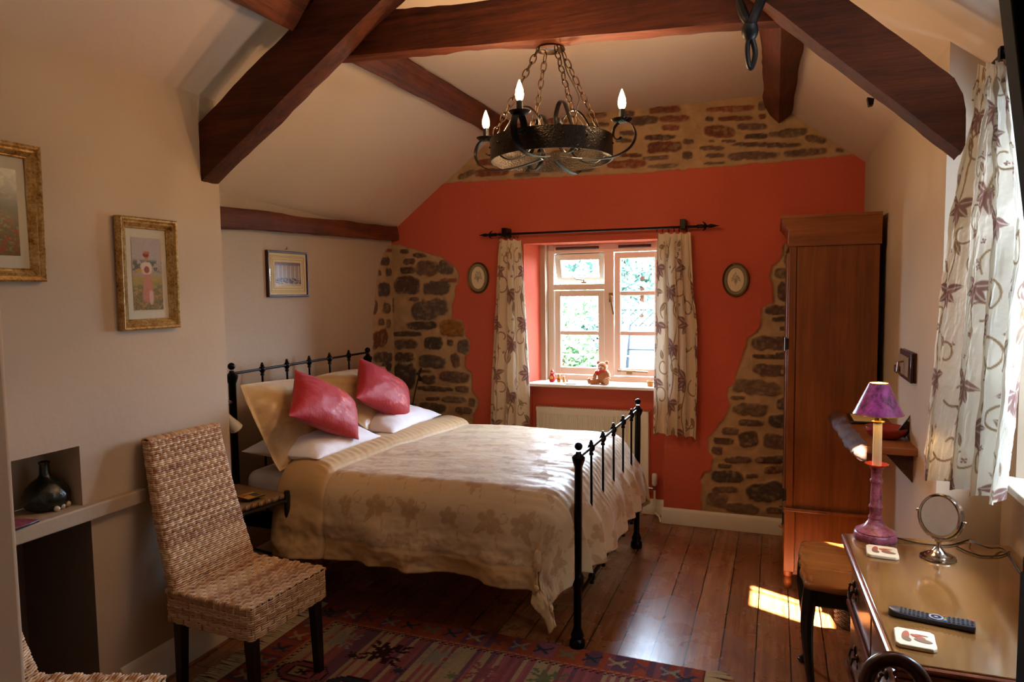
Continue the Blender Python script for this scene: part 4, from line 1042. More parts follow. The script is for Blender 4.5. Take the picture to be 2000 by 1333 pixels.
def lady(U, V):
    asp = 2.3; c = L3('#a89c98')*np.ones(U.shape+(3,)); n = fbm(U, V*asp, 9, 4); n2 = fbm(U+3, V*asp, 40, 3)
    c = over(c, sm(.25, .5, V)*(n > .0), '#a09080'); c = over(c, sm(.42, .48, n)*sm(.28, .34, V)*(1-sm(.44, .5, V)), '#5c6258')
    c = over(c, sm(.50, .56, V), '#a08c54'); c = over(c, sm(.56, .72, V)*sm(.3, .6, n), '#6e6c46'); c = over(c, sm(.55, .62, n2)*sm(.6, .8, V), '#4e5238'); c = over(c, sm(.60, .66, fbm(U+9, V*asp, 60, 2))*sm(.65, .8, V), '#a8703c')
    skirt_ = blob(U, V, .50, .68, .12+.10*sm(.5, .9, V), .22, 4); c = over(c, skirt_*(.75+.25*n2), '#b97868'); c = over(c, blob(U, V, .60, .83, .07, .10, 3)*.7, '#c9b0a0')
    c = over(c, blob(U, V, .47, .42, .19, .085, 3), '#cbb8a6'); c = over(c, blob(U, V, .42, .46, .20, .025), '#c4aa92'); c = over(c, blob(U, V, .48, .44, .09, .05), '#8a5040'); c = over(c, blob(U, V, .22, .455, .10, .03), '#b08a50')
    c = over(c, blob(U, V, .49, .27, .07, .035), '#b07a60'); c = over(c, blob(U, V, .47, .235, .11, .035), '#8a3e26'); c = over(c, blob(U, V, .50, .205, .11, .02), '#b06a54')
    return c*(.85+.3*n2[..., None])
def poppies(U, V):
    n = fbm(U, V*1.5, 8, 4); n2 = fbm(U+4, V*1.5, 38, 3); c = L3('#34301c')*np.ones(U.shape+(3,))
    c = over(c, sm(.5, .62, n)*(1-sm(.3, .4, V)), '#57563a'); c = over(c, sm(.42, .55, V), '#5c5430'); c = over(c, sm(.55, .62, n2)*sm(.45, .6, V), '#8a3020'); c = over(c, sm(.60, .66, fbm(U+9, V*1.5, 30, 3))*sm(.5, .6, V), '#77703c')
    c = over(c, blob(U, V, .50, .62, .10+.06*sm(.5, .9, V), .24, 3), '#b8ae94'); c = over(c, blob(U, V, .50, .42, .10, .08), '#8f8c98'); c = over(c, blob(U, V, .5, .33, .055, .05), '#a87858'); c = over(c, blob(U, V, .49, .30, .09, .035), '#c4b898')
    return c*(.8+.4*n2[..., None])
def hall(U, V):
    n2 = fbm(U, V, 40, 3); c = L3('#8f7450')*np.ones(U.shape+(3,))
    for k in range(6): c = over(c, blob(U, V, .12+.16*k, .42, .018, .38, 6), '#c2a468')
    c = over(c, (1-sm(.1, .16, V)), '#6a5038'); c = over(c, sm(.80, .86, V), '#b49458'); c = over(c, sm(.5, .56, fbm(U+2, V, 22, 2))*sm(.64, .7, V)*(1-sm(.88, .95, V)), '#38241c')
    return c*(.8+.4*n2[..., None])
GP = [(0, .001), (0, .028), (.006, .033), (.012, .030), (.018, .022), (.026, .026), (.034, .018), (.040, .010), (.044, .012), (.047, .008)]
GP = [(i*.95, h) for i, h in GP]
a0 = W(229, 422, 'x', XC+.02); a1 = W(347, 641, 'x', XC+.02)
pic_frame(XC, W(227, 540, 'x', XC+.005).y, W(346, 540, 'x', XC+.02).y, 1.512, 1.972, GP, 'gilt_frame', 'mount_grey', (.026, .036), lady, 'tall narrow gilt frame with a lady in a pink skirt in a meadow', .012)
pic_frame(XC, 1.335, W(82, 420, 'x', XC+.02).y, 1.706, 2.178, [(i*1.05, h) for i, h in GP], 'gilt_frame', 'mount_grey', (.030, .042), poppies, 'gilt framed picture of poppies cut by the left edge of the view', .012)
p_ = pic_frame(XA, W(521, 535, 'x', XA+.01).y, W(602, 535, 'x', XA+.02).y, 1.634, 1.918, [(0, .001), (0, .020), (.003, .023), (.011, .022), (.014, .016), (.014, .012)], 'mahogany', 'mount_cream', (.055, .055), hall, 'small brown framed print of a columned hall above the bed head', .0)
c = W(559, 487, 'x', XA+.006); MB().tube([(XA+.002, c.y, c.z), (XA+.012, c.y, c.z), (XA+.012, c.y, c.z+.012)], .003, 8).build('hanging_hook', 'black_iron', p_)
y0_, y1_ = W(521, 535, 'x', XA+.01).y, W(602, 535, 'x', XA+.02).y
for ins in (.030, .038, .052):
    b = MB(); x_ = XA+.0135
    for (ya, za, yb, zb) in ((y0_+ins, 1.634+ins, y1_-ins, 1.634+ins+.0016), (y0_+ins, 1.918-ins-.0016, y1_-ins, 1.918-ins), (y0_+ins, 1.634+ins, y0_+ins+.0016, 1.918-ins), (y1_-ins-.0016, 1.634+ins, y1_-ins, 1.918-ins)): b.box((x_-.0006, ya, za), (x_+.0006, yb, zb))
    b.build('mount_line', 'frame_bronze', p_)
b = MB(); b.box((XA+.014, y0_+.02, 1.65), (XA+.0165, y1_-.02, 1.90)); b.build('glass_pane', 'pane_glass', p_)

# ------------------------------------------------------------------ radiator and valve
m_plain('radiator_white', lin('#e6dcc8'), .3)
rad = thing('radiator', 'white panel radiator under the back window behind the bed foot', 'radiator', (-1.27, 4.98, .16))
x0, x1, z0, z1, yf = -1.70, -.852, .158, .768, 4.955
xs = []; x = x0+.022
b = MB(); prof = [(x0, 0), (x0+.018, 0)]
while x < x1-.03:
    prof += [(x, 0), (x+.005, .007), (x+.019, .007), (x+.024, 0)]; x += .0335
prof += [(x1-.018, 0), (x1, 0)]
rows = []
for zz, k in ((z0, 0), (z0+.035, 0), (z0+.055, 1), (z1-.060, 1), (z1-.045, 0), (z1, 0)): rows.append([(px_, yf+d*k, zz) for px_, d in prof])
b.grid(rows); b.build('panel', 'radiator_white', rad, smooth=30)
b = MB(); b.box((x0, yf+.012, z0), (x1, yf+.06, z1-.004)); b.build('back_panel', 'radiator_white', rad, bevel=.004)
b = MB()
for k in range(40): b.box((x0+.01+k*.0208, yf+.004, z1-.004), (x0+.022+k*.0208, yf+.055, z1+.002))
b.box((x0-.003, yf-.001, z1-.030), (x0+.002, yf+.06, z1+.003)); b.box((x1-.002, yf-.001, z0), (x1+.003, yf+.06, z1+.003)); b.box((x0, yf-.002, z1-.006), (x1, yf+.006, z1+.003))
b.build('top_grille', 'radiator_white', rad)
va = thing('radiator_valve', 'white thermostatic radiator valve on a thin pipe right of the radiator', 'valve', (-.805, 4.96, 0))
MB().lathe([(.014, .235), (.019, .245), (.020, .262), (.018, .27), (.021, .275), (.020, .31), (.015, .322), (0, .324)], (-.805, 4.96, 0), 16).build('valve_head', 'radiator_white', va)
m_metal('chrome', lin('#c8c4c0'), .12, 1.0)
MB().lathe([(.010, .20), (.013, .205), (.013, .235), (.010, .236)], (-.805, 4.96, 0), 12).tube([(-.805, 4.96, .212), (-.850, 4.965, .212)], .006, 8).build('valve_body', 'chrome', va)
MB().tube([(-.805, 4.96, .21), (-.805, 4.96, .05), (-.80, 4.955, .035), (-.765, 4.90, .033), (-.755, 4.88, .028), (-.745, 4.862, 0)], .0075, 10).build('pipe', 'radiator_white', va)

# ------------------------------------------------------------------ sill ornaments
m_plain('bear_fur', lin('#c98f62'), .95, .1, sheen=.6); m_plain('bear_pad', lin('#d8b08c'), .9, .1, sheen=.4); m_plain('red_ribbon', lin('#c42a22'), .5); m_plain('doll_red', lin('#b8241c'), .2); m_plain('doll_gold', lin('#c89a48'), .25); m_plain('doll_face', lin('#d8b088'), .3); m_plain('pine_pot', lin('#c89a48'), .4)
bc = Vector((-1.188, 4.965, ZS))
bear = thing('teddy_bear', 'small sitting teddy bear with a red bow in the middle of the window sill', 'teddy bear', tuple(bc))
b = MB(); b.sphere(bc+Vector((0, .005, .055)), (.040, .034, .056), 20, 14); b.sphere(bc+Vector((.002, -.002, .128)), (.037, .033, .034), 20, 14); b.sphere(bc+Vector((.0, -.030, .119)), (.018, .016, .014), 14, 10)
b.sphere(bc+Vector((-.030, .002, .156)), (.013, .007, .013), 12, 8); b.sphere(bc+Vector((.034, .002, .156)), (.013, .007, .013), 12, 8)
for s in (-1, 1):
    b.tube([bc+Vector((s*.030, -.004, .094)), bc+Vector((s*.050, -.018, .070)), bc+Vector((s*.052, -.034, .046))], [.017, .015, .014], 12); b.sphere(bc+Vector((s*.052, -.036, .044)), .015, 12, 8)
b.tube([bc+Vector((-.025, 0, .022)), bc+Vector((-.055, -.035, .019)), bc+Vector((-.085, -.048, .018))], [.022, .020, .016], 12); b.tube([bc+Vector((.025, 0, .022)), bc+Vector((.038, -.045, .020)), bc+Vector((.045, -.065, .022))], [.022, .020, .018], 12)
b.sphere(bc+Vector((-.088, -.050, .024)), (.012, .018, .023), 14, 10); b.sphere(bc+Vector((.047, -.070, .026)), (.022, .012, .026), 14, 10)
m_ = b.build('body', 'bear_fur', bear, smooth=180)
b = MB(); b.sphere(bc+Vector((.047, -.080, .026)), (.014, .004, .017), 12, 8); b.build('paw_pad', 'bear_pad', bear)
b = MB(); b.sphere(bc+Vector((0, -.046, .124)), (.006, .004, .0045), 10, 6)
for s in (-1, 1): b.sphere(bc+Vector((s*.013, -.031, .138)), .0032, 8, 6)
b.build('nose_and_eyes', 'black_gloss', bear)
b = MB(); b.tube([bc+Vector((.030*math.cos(a), -.002+.027*math.sin(a), .098)) for a in np.linspace(0, 2*PI, 20)[:-1]], .006, 8, closed=True)
for s in (-1, 1): b.sphere(bc+Vector((-.022+s*.013, -.034, .092+s*.002)), (.014, .006, .010), 12, 8)
b.sphere(bc+Vector((-.022, -.038, .092)), .006, 8, 6); b.tube([bc+Vector((-.022, -.036, .09)), bc+Vector((-.028, -.040, .066))], [.004, .007], 6, flat=(.008, .002, (1, 0, 0))); b.build('bow', 'red_ribbon', bear)
for k, (x, h, mt_) in enumerate(((-1.578, .092, 'doll_red'), (-1.524, .062, 'doll_gold'), (-1.486, .048, 'doll_gold'), (-1.461, .026, 'doll_red'))):
    t = thing('nesting_doll', ['tallest red nesting doll at the left end of the sill', 'second nesting doll on the sill, right of the tall red one', 'third nesting doll on the sill, second smallest', 'smallest nesting doll at the right of its row on the sill'][k], 'nesting doll', (x, 4.975, ZS), group='nesting dolls on the back window sill')
    pf = [(.001, 0), (.20, 0), (.26, .06), (.29, .25), (.27, .42), (.20, .58), (.17, .64), (.19, .74), (.17, .88), (.10, .97), (.0, 1)]
    MB().lathe([(r*h*.85, z*h) for r, z in pf], (x, 4.975, ZS), 20).build('body', mt_, t, smooth=180)
    q = Matrix.Rotation(R_(0), 4, 'X'); MB().sphere((x, 4.975-.118*h, ZS+.77*h), (.11*h, .05*h, .10*h), 12, 8).build('face', 'doll_face', t, smooth=180)
    MB().sphere((x, 4.975-.20*h, ZS+.36*h), (.13*h, .05*h, .17*h), 12, 8).build('apron', 'doll_gold' if k != 1 else 'doll_red', t, smooth=180)
t = tag(MB().lathe([(0, .002), (.045, .002), (.055, .006), (.057, .005), (.046, 0), (0, 0)], (-1.415, 4.925, ZS), 28).build('trinket_dish', 'mount_grey'), 'flat pale trinket dish on the sill between dolls and bear', 'dish')
t = thing('tealight_holder', 'little yellow pot at the right end of the back window sill', 'pot', (-.832, 4.93, ZS)); MB().lathe([(.0, 0), (.020, 0), (.026, .038), (.024, .038), (.019, .006), (0, .006)], (-.832, 4.93, ZS), 18).build('pot', 'pine_pot', t); MB().lathe([(0, .006), (.018, .006), (.022, .026), (0, .026)], (-.832, 4.93, ZS), 16).build('wax', 'white_paint', t)

# ------------------------------------------------------------------ wardrobe
m_wood('pine_dark', lin('#5a2c14'), lin('#905628'), 'Z', .55, .38, .12, .45, spread=.9)
m_wood('pine_dark_x', lin('#5a2c14'), lin('#905628'), 'X', .55, .38, .12, .45, spread=.9)
m_wood('walnut_top', lin('#5e3a1a'), lin('#8a6030'), 'Y', .5, .12, .01, .7, coat=1.0, knots=False)
m_wood('walnut_side', lin('#5e3216'), lin('#8e5a2c'), 'Y', .6, .25, .08, .5, coat=.2, knots=False)
m_wood('mahogany_trim', lin('#54261a'), lin('#8a4f38'), 'Y', .8, .18, .05, .6, coat=.3, knots=False)
m_wood('stool_top_wood', lin('#6e3814'), lin('#965826'), 'X', .6, .22, .05, .5, coat=.3, knots=False)
m_wood('dark_bark', lin('#2c1a16'), lin('#6a4a40'), 'Y', 1.2, .7, .8, .3); m_wood('shelf_wood', lin('#6a3416'), lin('#a2602e'), 'X', .8, .45, .2, .4)
wr = thing('wardrobe', 'tall pine wardrobe with moulded cornice in the right hand corner', 'wardrobe', (.28, 4.4, 0))
wx0, wx1, wyf, wyb = .062, .492, 3.98, 4.83
MB().box((wx0+.012, wyf+.012, .455), (wx1, wyb, 1.88)).build('carcass', 'pine_dark', wr)
b = MB(); b.box((wx0, wyf, .455), (wx0+.036, wyf+.02, 1.868)); b.box((wx0+.04, wyf+.005, .455), (wx1, wyf+.02, 1.868)); b.build('side_panel', 'pine_dark', wr, bevel=.003)
b = MB()
b.box((wx0+.010, wyf+.012, .10), (wx1-.005, wyb, .440)); b.box((wx0-.006, wyf-.006, .10), (wx0+.050, wyf+.05, .440)); b.box((wx1-.045, wyf-.002, .10), (wx1, wyf+.04, .440))
b.box((wx0-.010, wyf-.010, .438), (wx1+.004, wyb, .456)); b.build('base', 'pine_dark', wr, bevel=.004)
b = MB(); b.box((wx0+.0, wyf-.0, 1.868), (wx1+.004, wyb, 1.99)); b.build('frieze', 'pine_dark_x', wr, bevel=.003)
prof = [(0, 1.868), (.006, 1.875), (.0, 1.885), (.0, 1.962), (.008, 1.972), (.010, 1.985), (.022, 2.000), (.026, 2.012), (.034, 2.016), (.034, 2.030)]
# cornice runs along the front (left) and the near side
def ring(d, z, xr=wx1+.006): return [(wx0-d*1.25-.004, wyf-d*.35-.004, z), (xr, wyf-d*.35-.004, z), (xr, wyb, z), (wx0-d*1.25-.004, wyb, z)]
b = MB(); vs = [p for d, z in prof for p in ring(d, z)]; b.add(vs, [(i*4+j, i*4+(j+1) % 4, (i+1)*4+(j+1) % 4, (i+1)*4+j) for i in range(len(prof)-1) for j in range(4)]+[tuple((len(prof)-1)*4+j for j in range(4))]); b.build('cornice', 'pine_dark_x', wr, smooth=25)
for y0, y1 in ((wyf+.05, 4.40), (4.41, 4.78)):
    d = MB().box((wx0-.008, y0, .49), (wx0+.012, y1, 1.84)).build('door', 'pine_dark', wr, bevel=.004)
    MB().sphere((wx0-.018, y1-.03 if y0 < 4.2 else y0+.03, 1.15), .012, 12, 8).build('door_knob', 'brass_handle', d)
d = MB().box((wx0-.008, wyf+.06, .14), (wx0+.014, 4.78, .42)).build('drawer', 'pine_dark', wr, bevel=.004)
for y in (4.2, 4.6): MB().sphere((wx0-.018, y, .28), .014, 12, 8).build('drawer_knob', 'brass_handle', d)
for z in (.525, .395, 1.35):
    b = MB(); b.box((wx0-.013, wyf-.004, z-.03), (wx0+.004, wyf+.012, z+.03)); b.tube([(wx0-.012, wyf, z-.035), (wx0-.012, wyf, z+.035)], .005, 8); b.build('hinge', 'black_iron', wr)
for x in (wx0+.018, wx1-.03):
    for y in (wyf+.018, wyb-.03): MB().lathe([(.012, 0), (.018, .012), (.024, .035), (.022, .055), (.015, .068), (.024, .078), (.026, .102)], (x, y, 0), 16).build('foot', 'pine_dark', wr)
MB().box((wx0+.04, wyf+.03, .075), (wx1-.02, wyf+.05, .102)).build('plinth_rail', 'pine_dark_x', wr)

# ------------------------------------------------------------------ wall shelf with bowl, card and print
sh = thing('wall_shelf', 'rough slab wood shelf on a triangular bracket by the wardrobe', 'shelf', (.46, 3.5, .99))
ps = [(.352, 3.16), (.340, 3.30), (.330, 3.45), (.318, 3.58), (.322, 3.72), (.308, 3.86), (.31, 3.955), (.522, 3.955), (.538, 3.5), (.548, 3.155)]
b = MB(); rng = random.Random(4)
b.prism([(x, y, .962) for x, y in ps], (0, 0, .030)); b.build('shelf_board', 'shelf_wood', sh, bevel=.003)
rows = []; n = 40
for i in range(n+1):
    f = i/n; y = 3.155+.80*f; x = .352-.044*f; r = []
    for k in range(9):
        a = PI/2+PI*k/8; w = 1+.35*noise.noise(Vector((y*14, a, 3)))
        r.append((x+.006+.052*math.cos(a)*w, y+.012*math.sin(a), .970+.034*math.sin(a)*w+.010*math.cos(a)))
    rows.append(r)
b = MB(); b.grid(rows); b.add(rows[0], [tuple(range(9))]); b.add(rows[-1], [tuple(range(9))]); b.build('bark_edge', 'dark_bark', sh, weld=True, smooth=50)
br = MB().prism([(.425, 3.24, .962), (.546, 3.24, .962), (.546, 3.24, .825)], (0, .05, 0)).build('bracket', 'dark_bark', sh, bevel=.004)
c = Vector((.455, 3.36, .992))
m_plain('red_lacquer', lin('#8c2a20'), .25)
tag(MB().lathe([(0, 0), (.045, 0), (.07, .014), (.085, .040), (.083, .050), (.078, .048), (.066, .020), (.04, .008), (0, .006)], c, 32).build('bowl', 'red_lacquer', smooth=60), 'shallow dark red bowl on the slab shelf behind the purple lampshade', 'bowl')
t = thing('picture_card', 'dark card propped up in the red bowl on the slab shelf', 'card', (.52, 3.33, 1.03), 0); M = Matrix.Translation((.505, 3.33, 1.012))@Matrix.Rotation(R_(33), 4, 'Y')@Matrix.Rotation(R_(20), 4, 'Z')
MB().box((-.022, -.002, 0), (.022, .002, .110), M).build('card', 'black_wood', t); MB().box((-.018, -.0028, .068), (.016, -.0018, .104), M).build('printed_panel', 'mount_grey', t); MB().box((-.018, -.0028, .010), (.016, -.0018, .058), M).build('printed_panel', 'mahogany', t)
t = thing('small_frame', 'little dark framed print lying at the far end of the slab shelf', 'picture', (.42, 3.80, .992)); MB().box((.345, 3.66, .993), (.50, 3.90, 1.003)).build('frame', 'black_wood', t, bevel=.003); MB().box((.360, 3.68, 1.003), (.485, 3.88, 1.0045)).build('print', 'mount_cream', t)

# ------------------------------------------------------------------ rustic key hook block
t = thing('wall_hook_plaque', 'chunky dark wood plaque with brass plate on the wall right of the wardrobe', 'wall plaque', (.53, 3.36, 1.31))
y0, y1, z0, z1 = 3.222, 3.50, 1.250, 1.375
MB().box((.520, y0, z0), (.532, y1, z1)).box((.531, y0, z0), (.545, y1, z1)).build('plaque', 'mahogany', t, bevel=.004)
MB().box((.514, y0+.03, z0+.02), (.521, y1-.01, z1-.022)).build('brass_plate', 'brass_handle', t, bevel=.002)
MB().tube([(.514, 3.36, 1.33), (.495, 3.36, 1.325), (.492, 3.36, 1.285), (.505, 3.36, 1.27)], .005, 8).build('hook', 'brass_handle', t)
MB().box((.498, 3.44, 1.268), (.514, 3.50, 1.30)).build('knob', 'mahogany', t, bevel=.003)

# ------------------------------------------------------------------ dressing chest
DZ = .78
dt = thing('dressing_chest', 'polished walnut chest of drawers under the right hand window', 'chest of drawers', (.5, 2.2, 0))
fL, nL = (.238, 2.656), (.274, 1.766)
def dx_at(y, o=0): return fL[0]+(nL[0]-fL[0])*(fL[1]-y)/(fL[1]-nL[1])+o
b = MB(); b.prism([(fL[0], fL[1], DZ-.022), (.742, 2.70, DZ-.022), (.742, 1.775, DZ-.022), (nL[0], nL[1], DZ-.022)], (0, 0, .022)); b.build('top', 'walnut_top', dt, bevel=.003)
b = MB()
for o, z, r in ((-.004, DZ-.012, .009), (-.001, DZ-.030, .008), (.004, DZ-.045, .008)): b.tube([(dx_at(2.656, o), 2.656, z), (dx_at(1.766, o), 1.766, z)], r, 10)
for z, r in ((DZ-.012, .008), (DZ-.030, .007), (DZ-.045, .007)): b.tube([(nL[0], nL[1]-.002, z), (.742, 1.775, z)], r, 10)
b.build('top_moulding', 'mahogany_trim', dt)
b = MB(); b.prism([(dx_at(2.63, .028), 2.63, .10), (.735, 2.67, .10), (.735, 1.81, .10), (dx_at(1.80, .028), 1.80, .10)], (0, 0, DZ-.155)); b.build('carcass', 'walnut_side', dt)
m_metal('drawer_brass', lin('#4a3826'), .3, .9)
def drawer(y0, y1, z0, z1, hs):
    b = MB(); o = .018
    b.prism([(dx_at(y1, o), y1, z0), (dx_at(y1, o+.02), y1, z0), (dx_at(y0, o+.02), y0, z0), (dx_at(y0, o), y0, z0)], (0, 0, z1-z0)); d = b.build('drawer', 'walnut_side', dt, bevel=.003)
    for hy in hs:
        zc = (z0+z1)/2; x = dx_at(hy, o-.004); h = MB()
        for s in (-1, 1):
            h.sphere((x, hy+s*.032, zc+.012), (.005, .012, .014), 10, 8); h.sphere((x-.012, hy+s*.032, zc+.010), .006, 8, 6); h.tube([(x, hy+s*.032, zc+.01), (x-.012, hy+s*.032, zc+.01)], .003, 6)
            h.sphere((x, hy+s*.040, zc-.010), (.003, .008, .010), 8, 6)
        h.tube([(x-.012, hy-.032, zc+.008), (x-.017, hy-.028, zc-.012), (x-.018, hy-.012, zc-.022), (x-.019, hy, zc-.018), (x-.018, hy+.012, zc-.022), (x-.017, hy+.028, zc-.012), (x-.012, hy+.032, zc+.008)], .0035, 8); h.build('handle', 'drawer_brass', d)
for z0, z1, n in ((.555, .715, 2), (.330, .535, 1), (.125, .310, 1)):
    if n == 2: drawer(1.83, 2.205, z0, z1, (1.985,)); drawer(2.225, 2.61, z0, z1, (2.50,))
    else: drawer(1.83, 2.61, z0, z1, (2.02, 2.45))
b = MB()
for z in (.545, .320): 
    for k in (-.006, .004): b.tube([(dx_at(2.63, .012), 2.63, z+k), (dx_at(1.81, .012), 1.81, z+k)], .006, 8)
b.build('drawer_rail', 'mahogany_trim', dt)
for x, y in ((.30, 2.60), (.32, 1.84), (.70, 2.62), (.70, 1.84)): MB().lathe([(.018, 0), (.028, .02), (.032, .05), (.024, .075), (.032, .10)], (x, y, 0), 16).build('foot', 'mahogany_trim', dt)
MB().box((.69, 1.83, .045), (.735, 2.6, .11)).build('plinth', 'mahogany_trim', dt)

# squirrel coasters in tumbled stone
m_plain('travertine', lin('#d8c8a8'), .7); m_plain('squirrel_red', lin('#a05038'), .6); m_plain('squirrel_brown', lin('#7a5a44'), .6)
def coaster(px, py, rz, lab, sz=.092):
    c = W(px, py, 'z', DZ+.006); t = thing('stone_coaster', lab, 'coaster', (c.x, c.y, DZ), rz); M = wm(t); h = sz/2
    b = MB(); rs = random.Random(px); pts = []
    for i in range(28):
        a = 2*PI*i/28; k = 1/max(abs(math.cos(a)), abs(math.sin(a))); k = min(k, 1.30); w = 1+rs.uniform(-.015, .01); pts.append(M@Vector((h*k*math.cos(a)*w, h*k*math.sin(a)*w*1.06, .0005)))
    b.prism(pts, (0, 0, .010)); b.build('stone', 'travertine', t, bevel=.002)
    z = .0108
    def blobp(pts, m, dz=0):
        MB().prism([M@Vector((x*sz*.95, y*sz*.95, z+dz)) for x, y in pts], (0, 0, .0004)).build('squirrel_print', m, t)
    def el(cx, cy, a, b_, r): return [(cx+a*math.cos(q)*math.cos(r)-b_*math.sin(q)*math.sin(r), cy+a*math.cos(q)*math.sin(r)+b_*math.sin(q)*math.cos(r)) for q in np.linspace(0, 2*PI, 22)[:-1]]
    blobp(el(-.24, .06, .10, .32, -.15), 'squirrel_red'); blobp(el(-.22, -.16, .11, .16, .3), 'squirrel_brown', .0002)
    blobp(el(.08, .08, .22, .10, -.55), 'squirrel_red', .0001); blobp(el(.20, -.14, .24, .12, -.25), 'squirrel_brown', .0003); blobp(el(.18, .20, .17, .04, -.1), 'squirrel_red', .0004); blobp(el(.02, .14, .09, .07, .4), 'squirrel_red', .0005)
coaster(1723, 1079, R_(-4), 'stone coaster with a red squirrel beside the purple lamp base')
coaster(1787, 1250, R_(-5), 'stone coaster with a red squirrel at the near edge of the chest top', .088)

# table lamp: candle tube on a turned stick, purple mottled shade
def mottle(name, a, b_, sc=22, rough=.28, trans=0):
    t = NT(name); v = t.coord(); n = t.noise(v, sc, 6, .7, .8); n2 = t.noise(v, sc*4, 4, .7)
    f = t.math('ADD', t.math('MULTIPLY', n, .7), t.math('MULTIPLY', n2, .3)); c = t.ramp(f, [(.38, a), (.62, b_)])
    return t.fin(col=c, rough=rough, spec=.5)
mottle('purple_card', lin('#4a1038'), lin('#b04a9a')); mottle('plum_marble', lin('#5e1428'), lin('#b86a82'), 30, .3)
m_plain('shade_lining', lin('#e8d090'), .6); m_plain('candle_cream', lin('#fbf3dc'), .35, .5); m_plain('coral_cup', lin('#d8503a'), .35)
L0 = W(1709, 1052, 'z', DZ)
lp = thing('table_lamp', 'plum candlestick lamp with a purple cone shade, lit, on the walnut chest', 'table lamp', (L0.x, L0.y, DZ))
lx, ly = L0.x, L0.y
MB().lathe([(.0, 0), (.066, 0), (.068, .004), (.066, .020), (.062, .024), (.063, .028), (.050, .036), (.034, .046), (.024, .062), (.021, .070), (.023, .074), (.022, .078), (.019, .084), (.019, .105), (.0225, .110), (.0225, .115), (.0185, .120), (.0165, .195), (.0205, .200), (.0205, .206), (.0165, .211), (.017, .238), (.022, .248), (.022, .252), (0, .252)], (lx, ly, DZ), 40).build('candlestick', 'plum_marble', lp, smooth=40)
b = MB(); rows = []
for r, z in ((.010, .252), (.022, .253), (.036, .262), (.037, .263), (.022, .257), (.010, .257)): rows.append([(lx+r*(1+.06*math.cos(a*12)*(r > .03))*math.cos(a), ly+r*(1+.06*math.cos(a*12)*(r > .03))*math.sin(a), DZ+z) for a in np.linspace(0, 2*PI, 49)])
b.grid(rows); b.build('drip_cup', 'coral_cup', lp, smooth=180)
MB().lathe([(.0, .255), (.0150, .255), (.0138, .405), (.0, .405)], (lx, ly, DZ), 24).build('candle_tube', 'candle_cream', lp)
m_metal('lamp_brass', lin('#b8903c'), .2)
MB().lathe([(.012, .405), (.021, .407), (.022, .411), (.012, .413), (.013, .430), (.010, .432), (.010, .45), (0, .45)], (lx, ly, DZ), 24).build('bulb_holder', 'lamp_brass', lp)
m_emit('bulb_glow', (1, .72, .38, 1), 14.0)
MB().lathe([(.008, .45), (.013, .465), (.014, .48), (.010, .50), (.003, .516), (0, .517)], (lx, ly, DZ), 16).build('light_bulb', 'bulb_glow', lp)
sh_ = MB().lathe([(.078, .436), (.030, .542)], (lx, ly, DZ), 48, cap=False).build('lamp_shade', 'purple_card', lp, smooth=180)
MB().lathe([(.0772, .437), (.0292, .541)], (lx, ly, DZ), 48, cap=False).build('shade_lining', 'shade_lining', sh_, smooth=180)
b = MB(); b.tube([(lx+.0785*math.cos(a), ly+.0785*math.sin(a), DZ+.436) for a in np.linspace(0, 2*PI, 49)[:-1]], .0013, 6, closed=True)
b.tube([(lx+.0300*math.cos(a), ly+.0300*math.sin(a), DZ+.542) for a in np.linspace(0, 2*PI, 49)[:-1]], .0012, 6, closed=True); b.build('shade_rim', 'lamp_brass', sh_)
pl_ = lamp('table_lamp_light', 'POINT', (lx, ly, DZ+.485), 3.2, (1, .66, .34), shadow_soft_size=.012)
def smoothpts(p, n=8):
    p = [Vector(q) for q in p]; out = []
    for i in range(len(p)-1):
        a = p[max(0, i-1)]; b_ = p[i]; c = p[i+1]; d = p[min(len(p)-1, i+2)]
        for k in range(n):
            t = k/n; out.append(.5*((2*b_)+(c-a)*t+(2*a-5*b_+4*c-d)*t*t+(3*b_-3*c+3*a*1-a*4+d)*t*t*t) if False else .5*((2*b_)+(c-a)*t+(2*a-5*b_+4*c-d)*t*t+(-a+3*b_-3*c+d)*t*t*t))
    out.append(p[-1]); return out
cz = DZ+.004
cab = smoothpts([(lx+.066, ly, DZ+.010), W(1790, 1061, 'z', cz), W(1850, 1066, 'z', cz), W(1893, 1055, 'z', cz), (.62, 2.66, cz+.012), (.655, 2.60, cz+.014), W(1962, 1075, 'z', cz), (.70, 2.42, cz), (.735, 2.35, cz-.0), (.747, 2.34, DZ-.05), (.747, 2.34, .5)])
MB().tube(cab, .0024, 8).build('lamp_cable', 'black_iron', lp)
MB().tube(smoothpts([W(1868, 1068, 'z', cz), W(1910, 1085, 'z', cz), W(1952, 1086, 'z', cz), W(1972, 1078, 'z', cz)]), .0022, 8).build('lamp_cable', 'black_iron', lp)

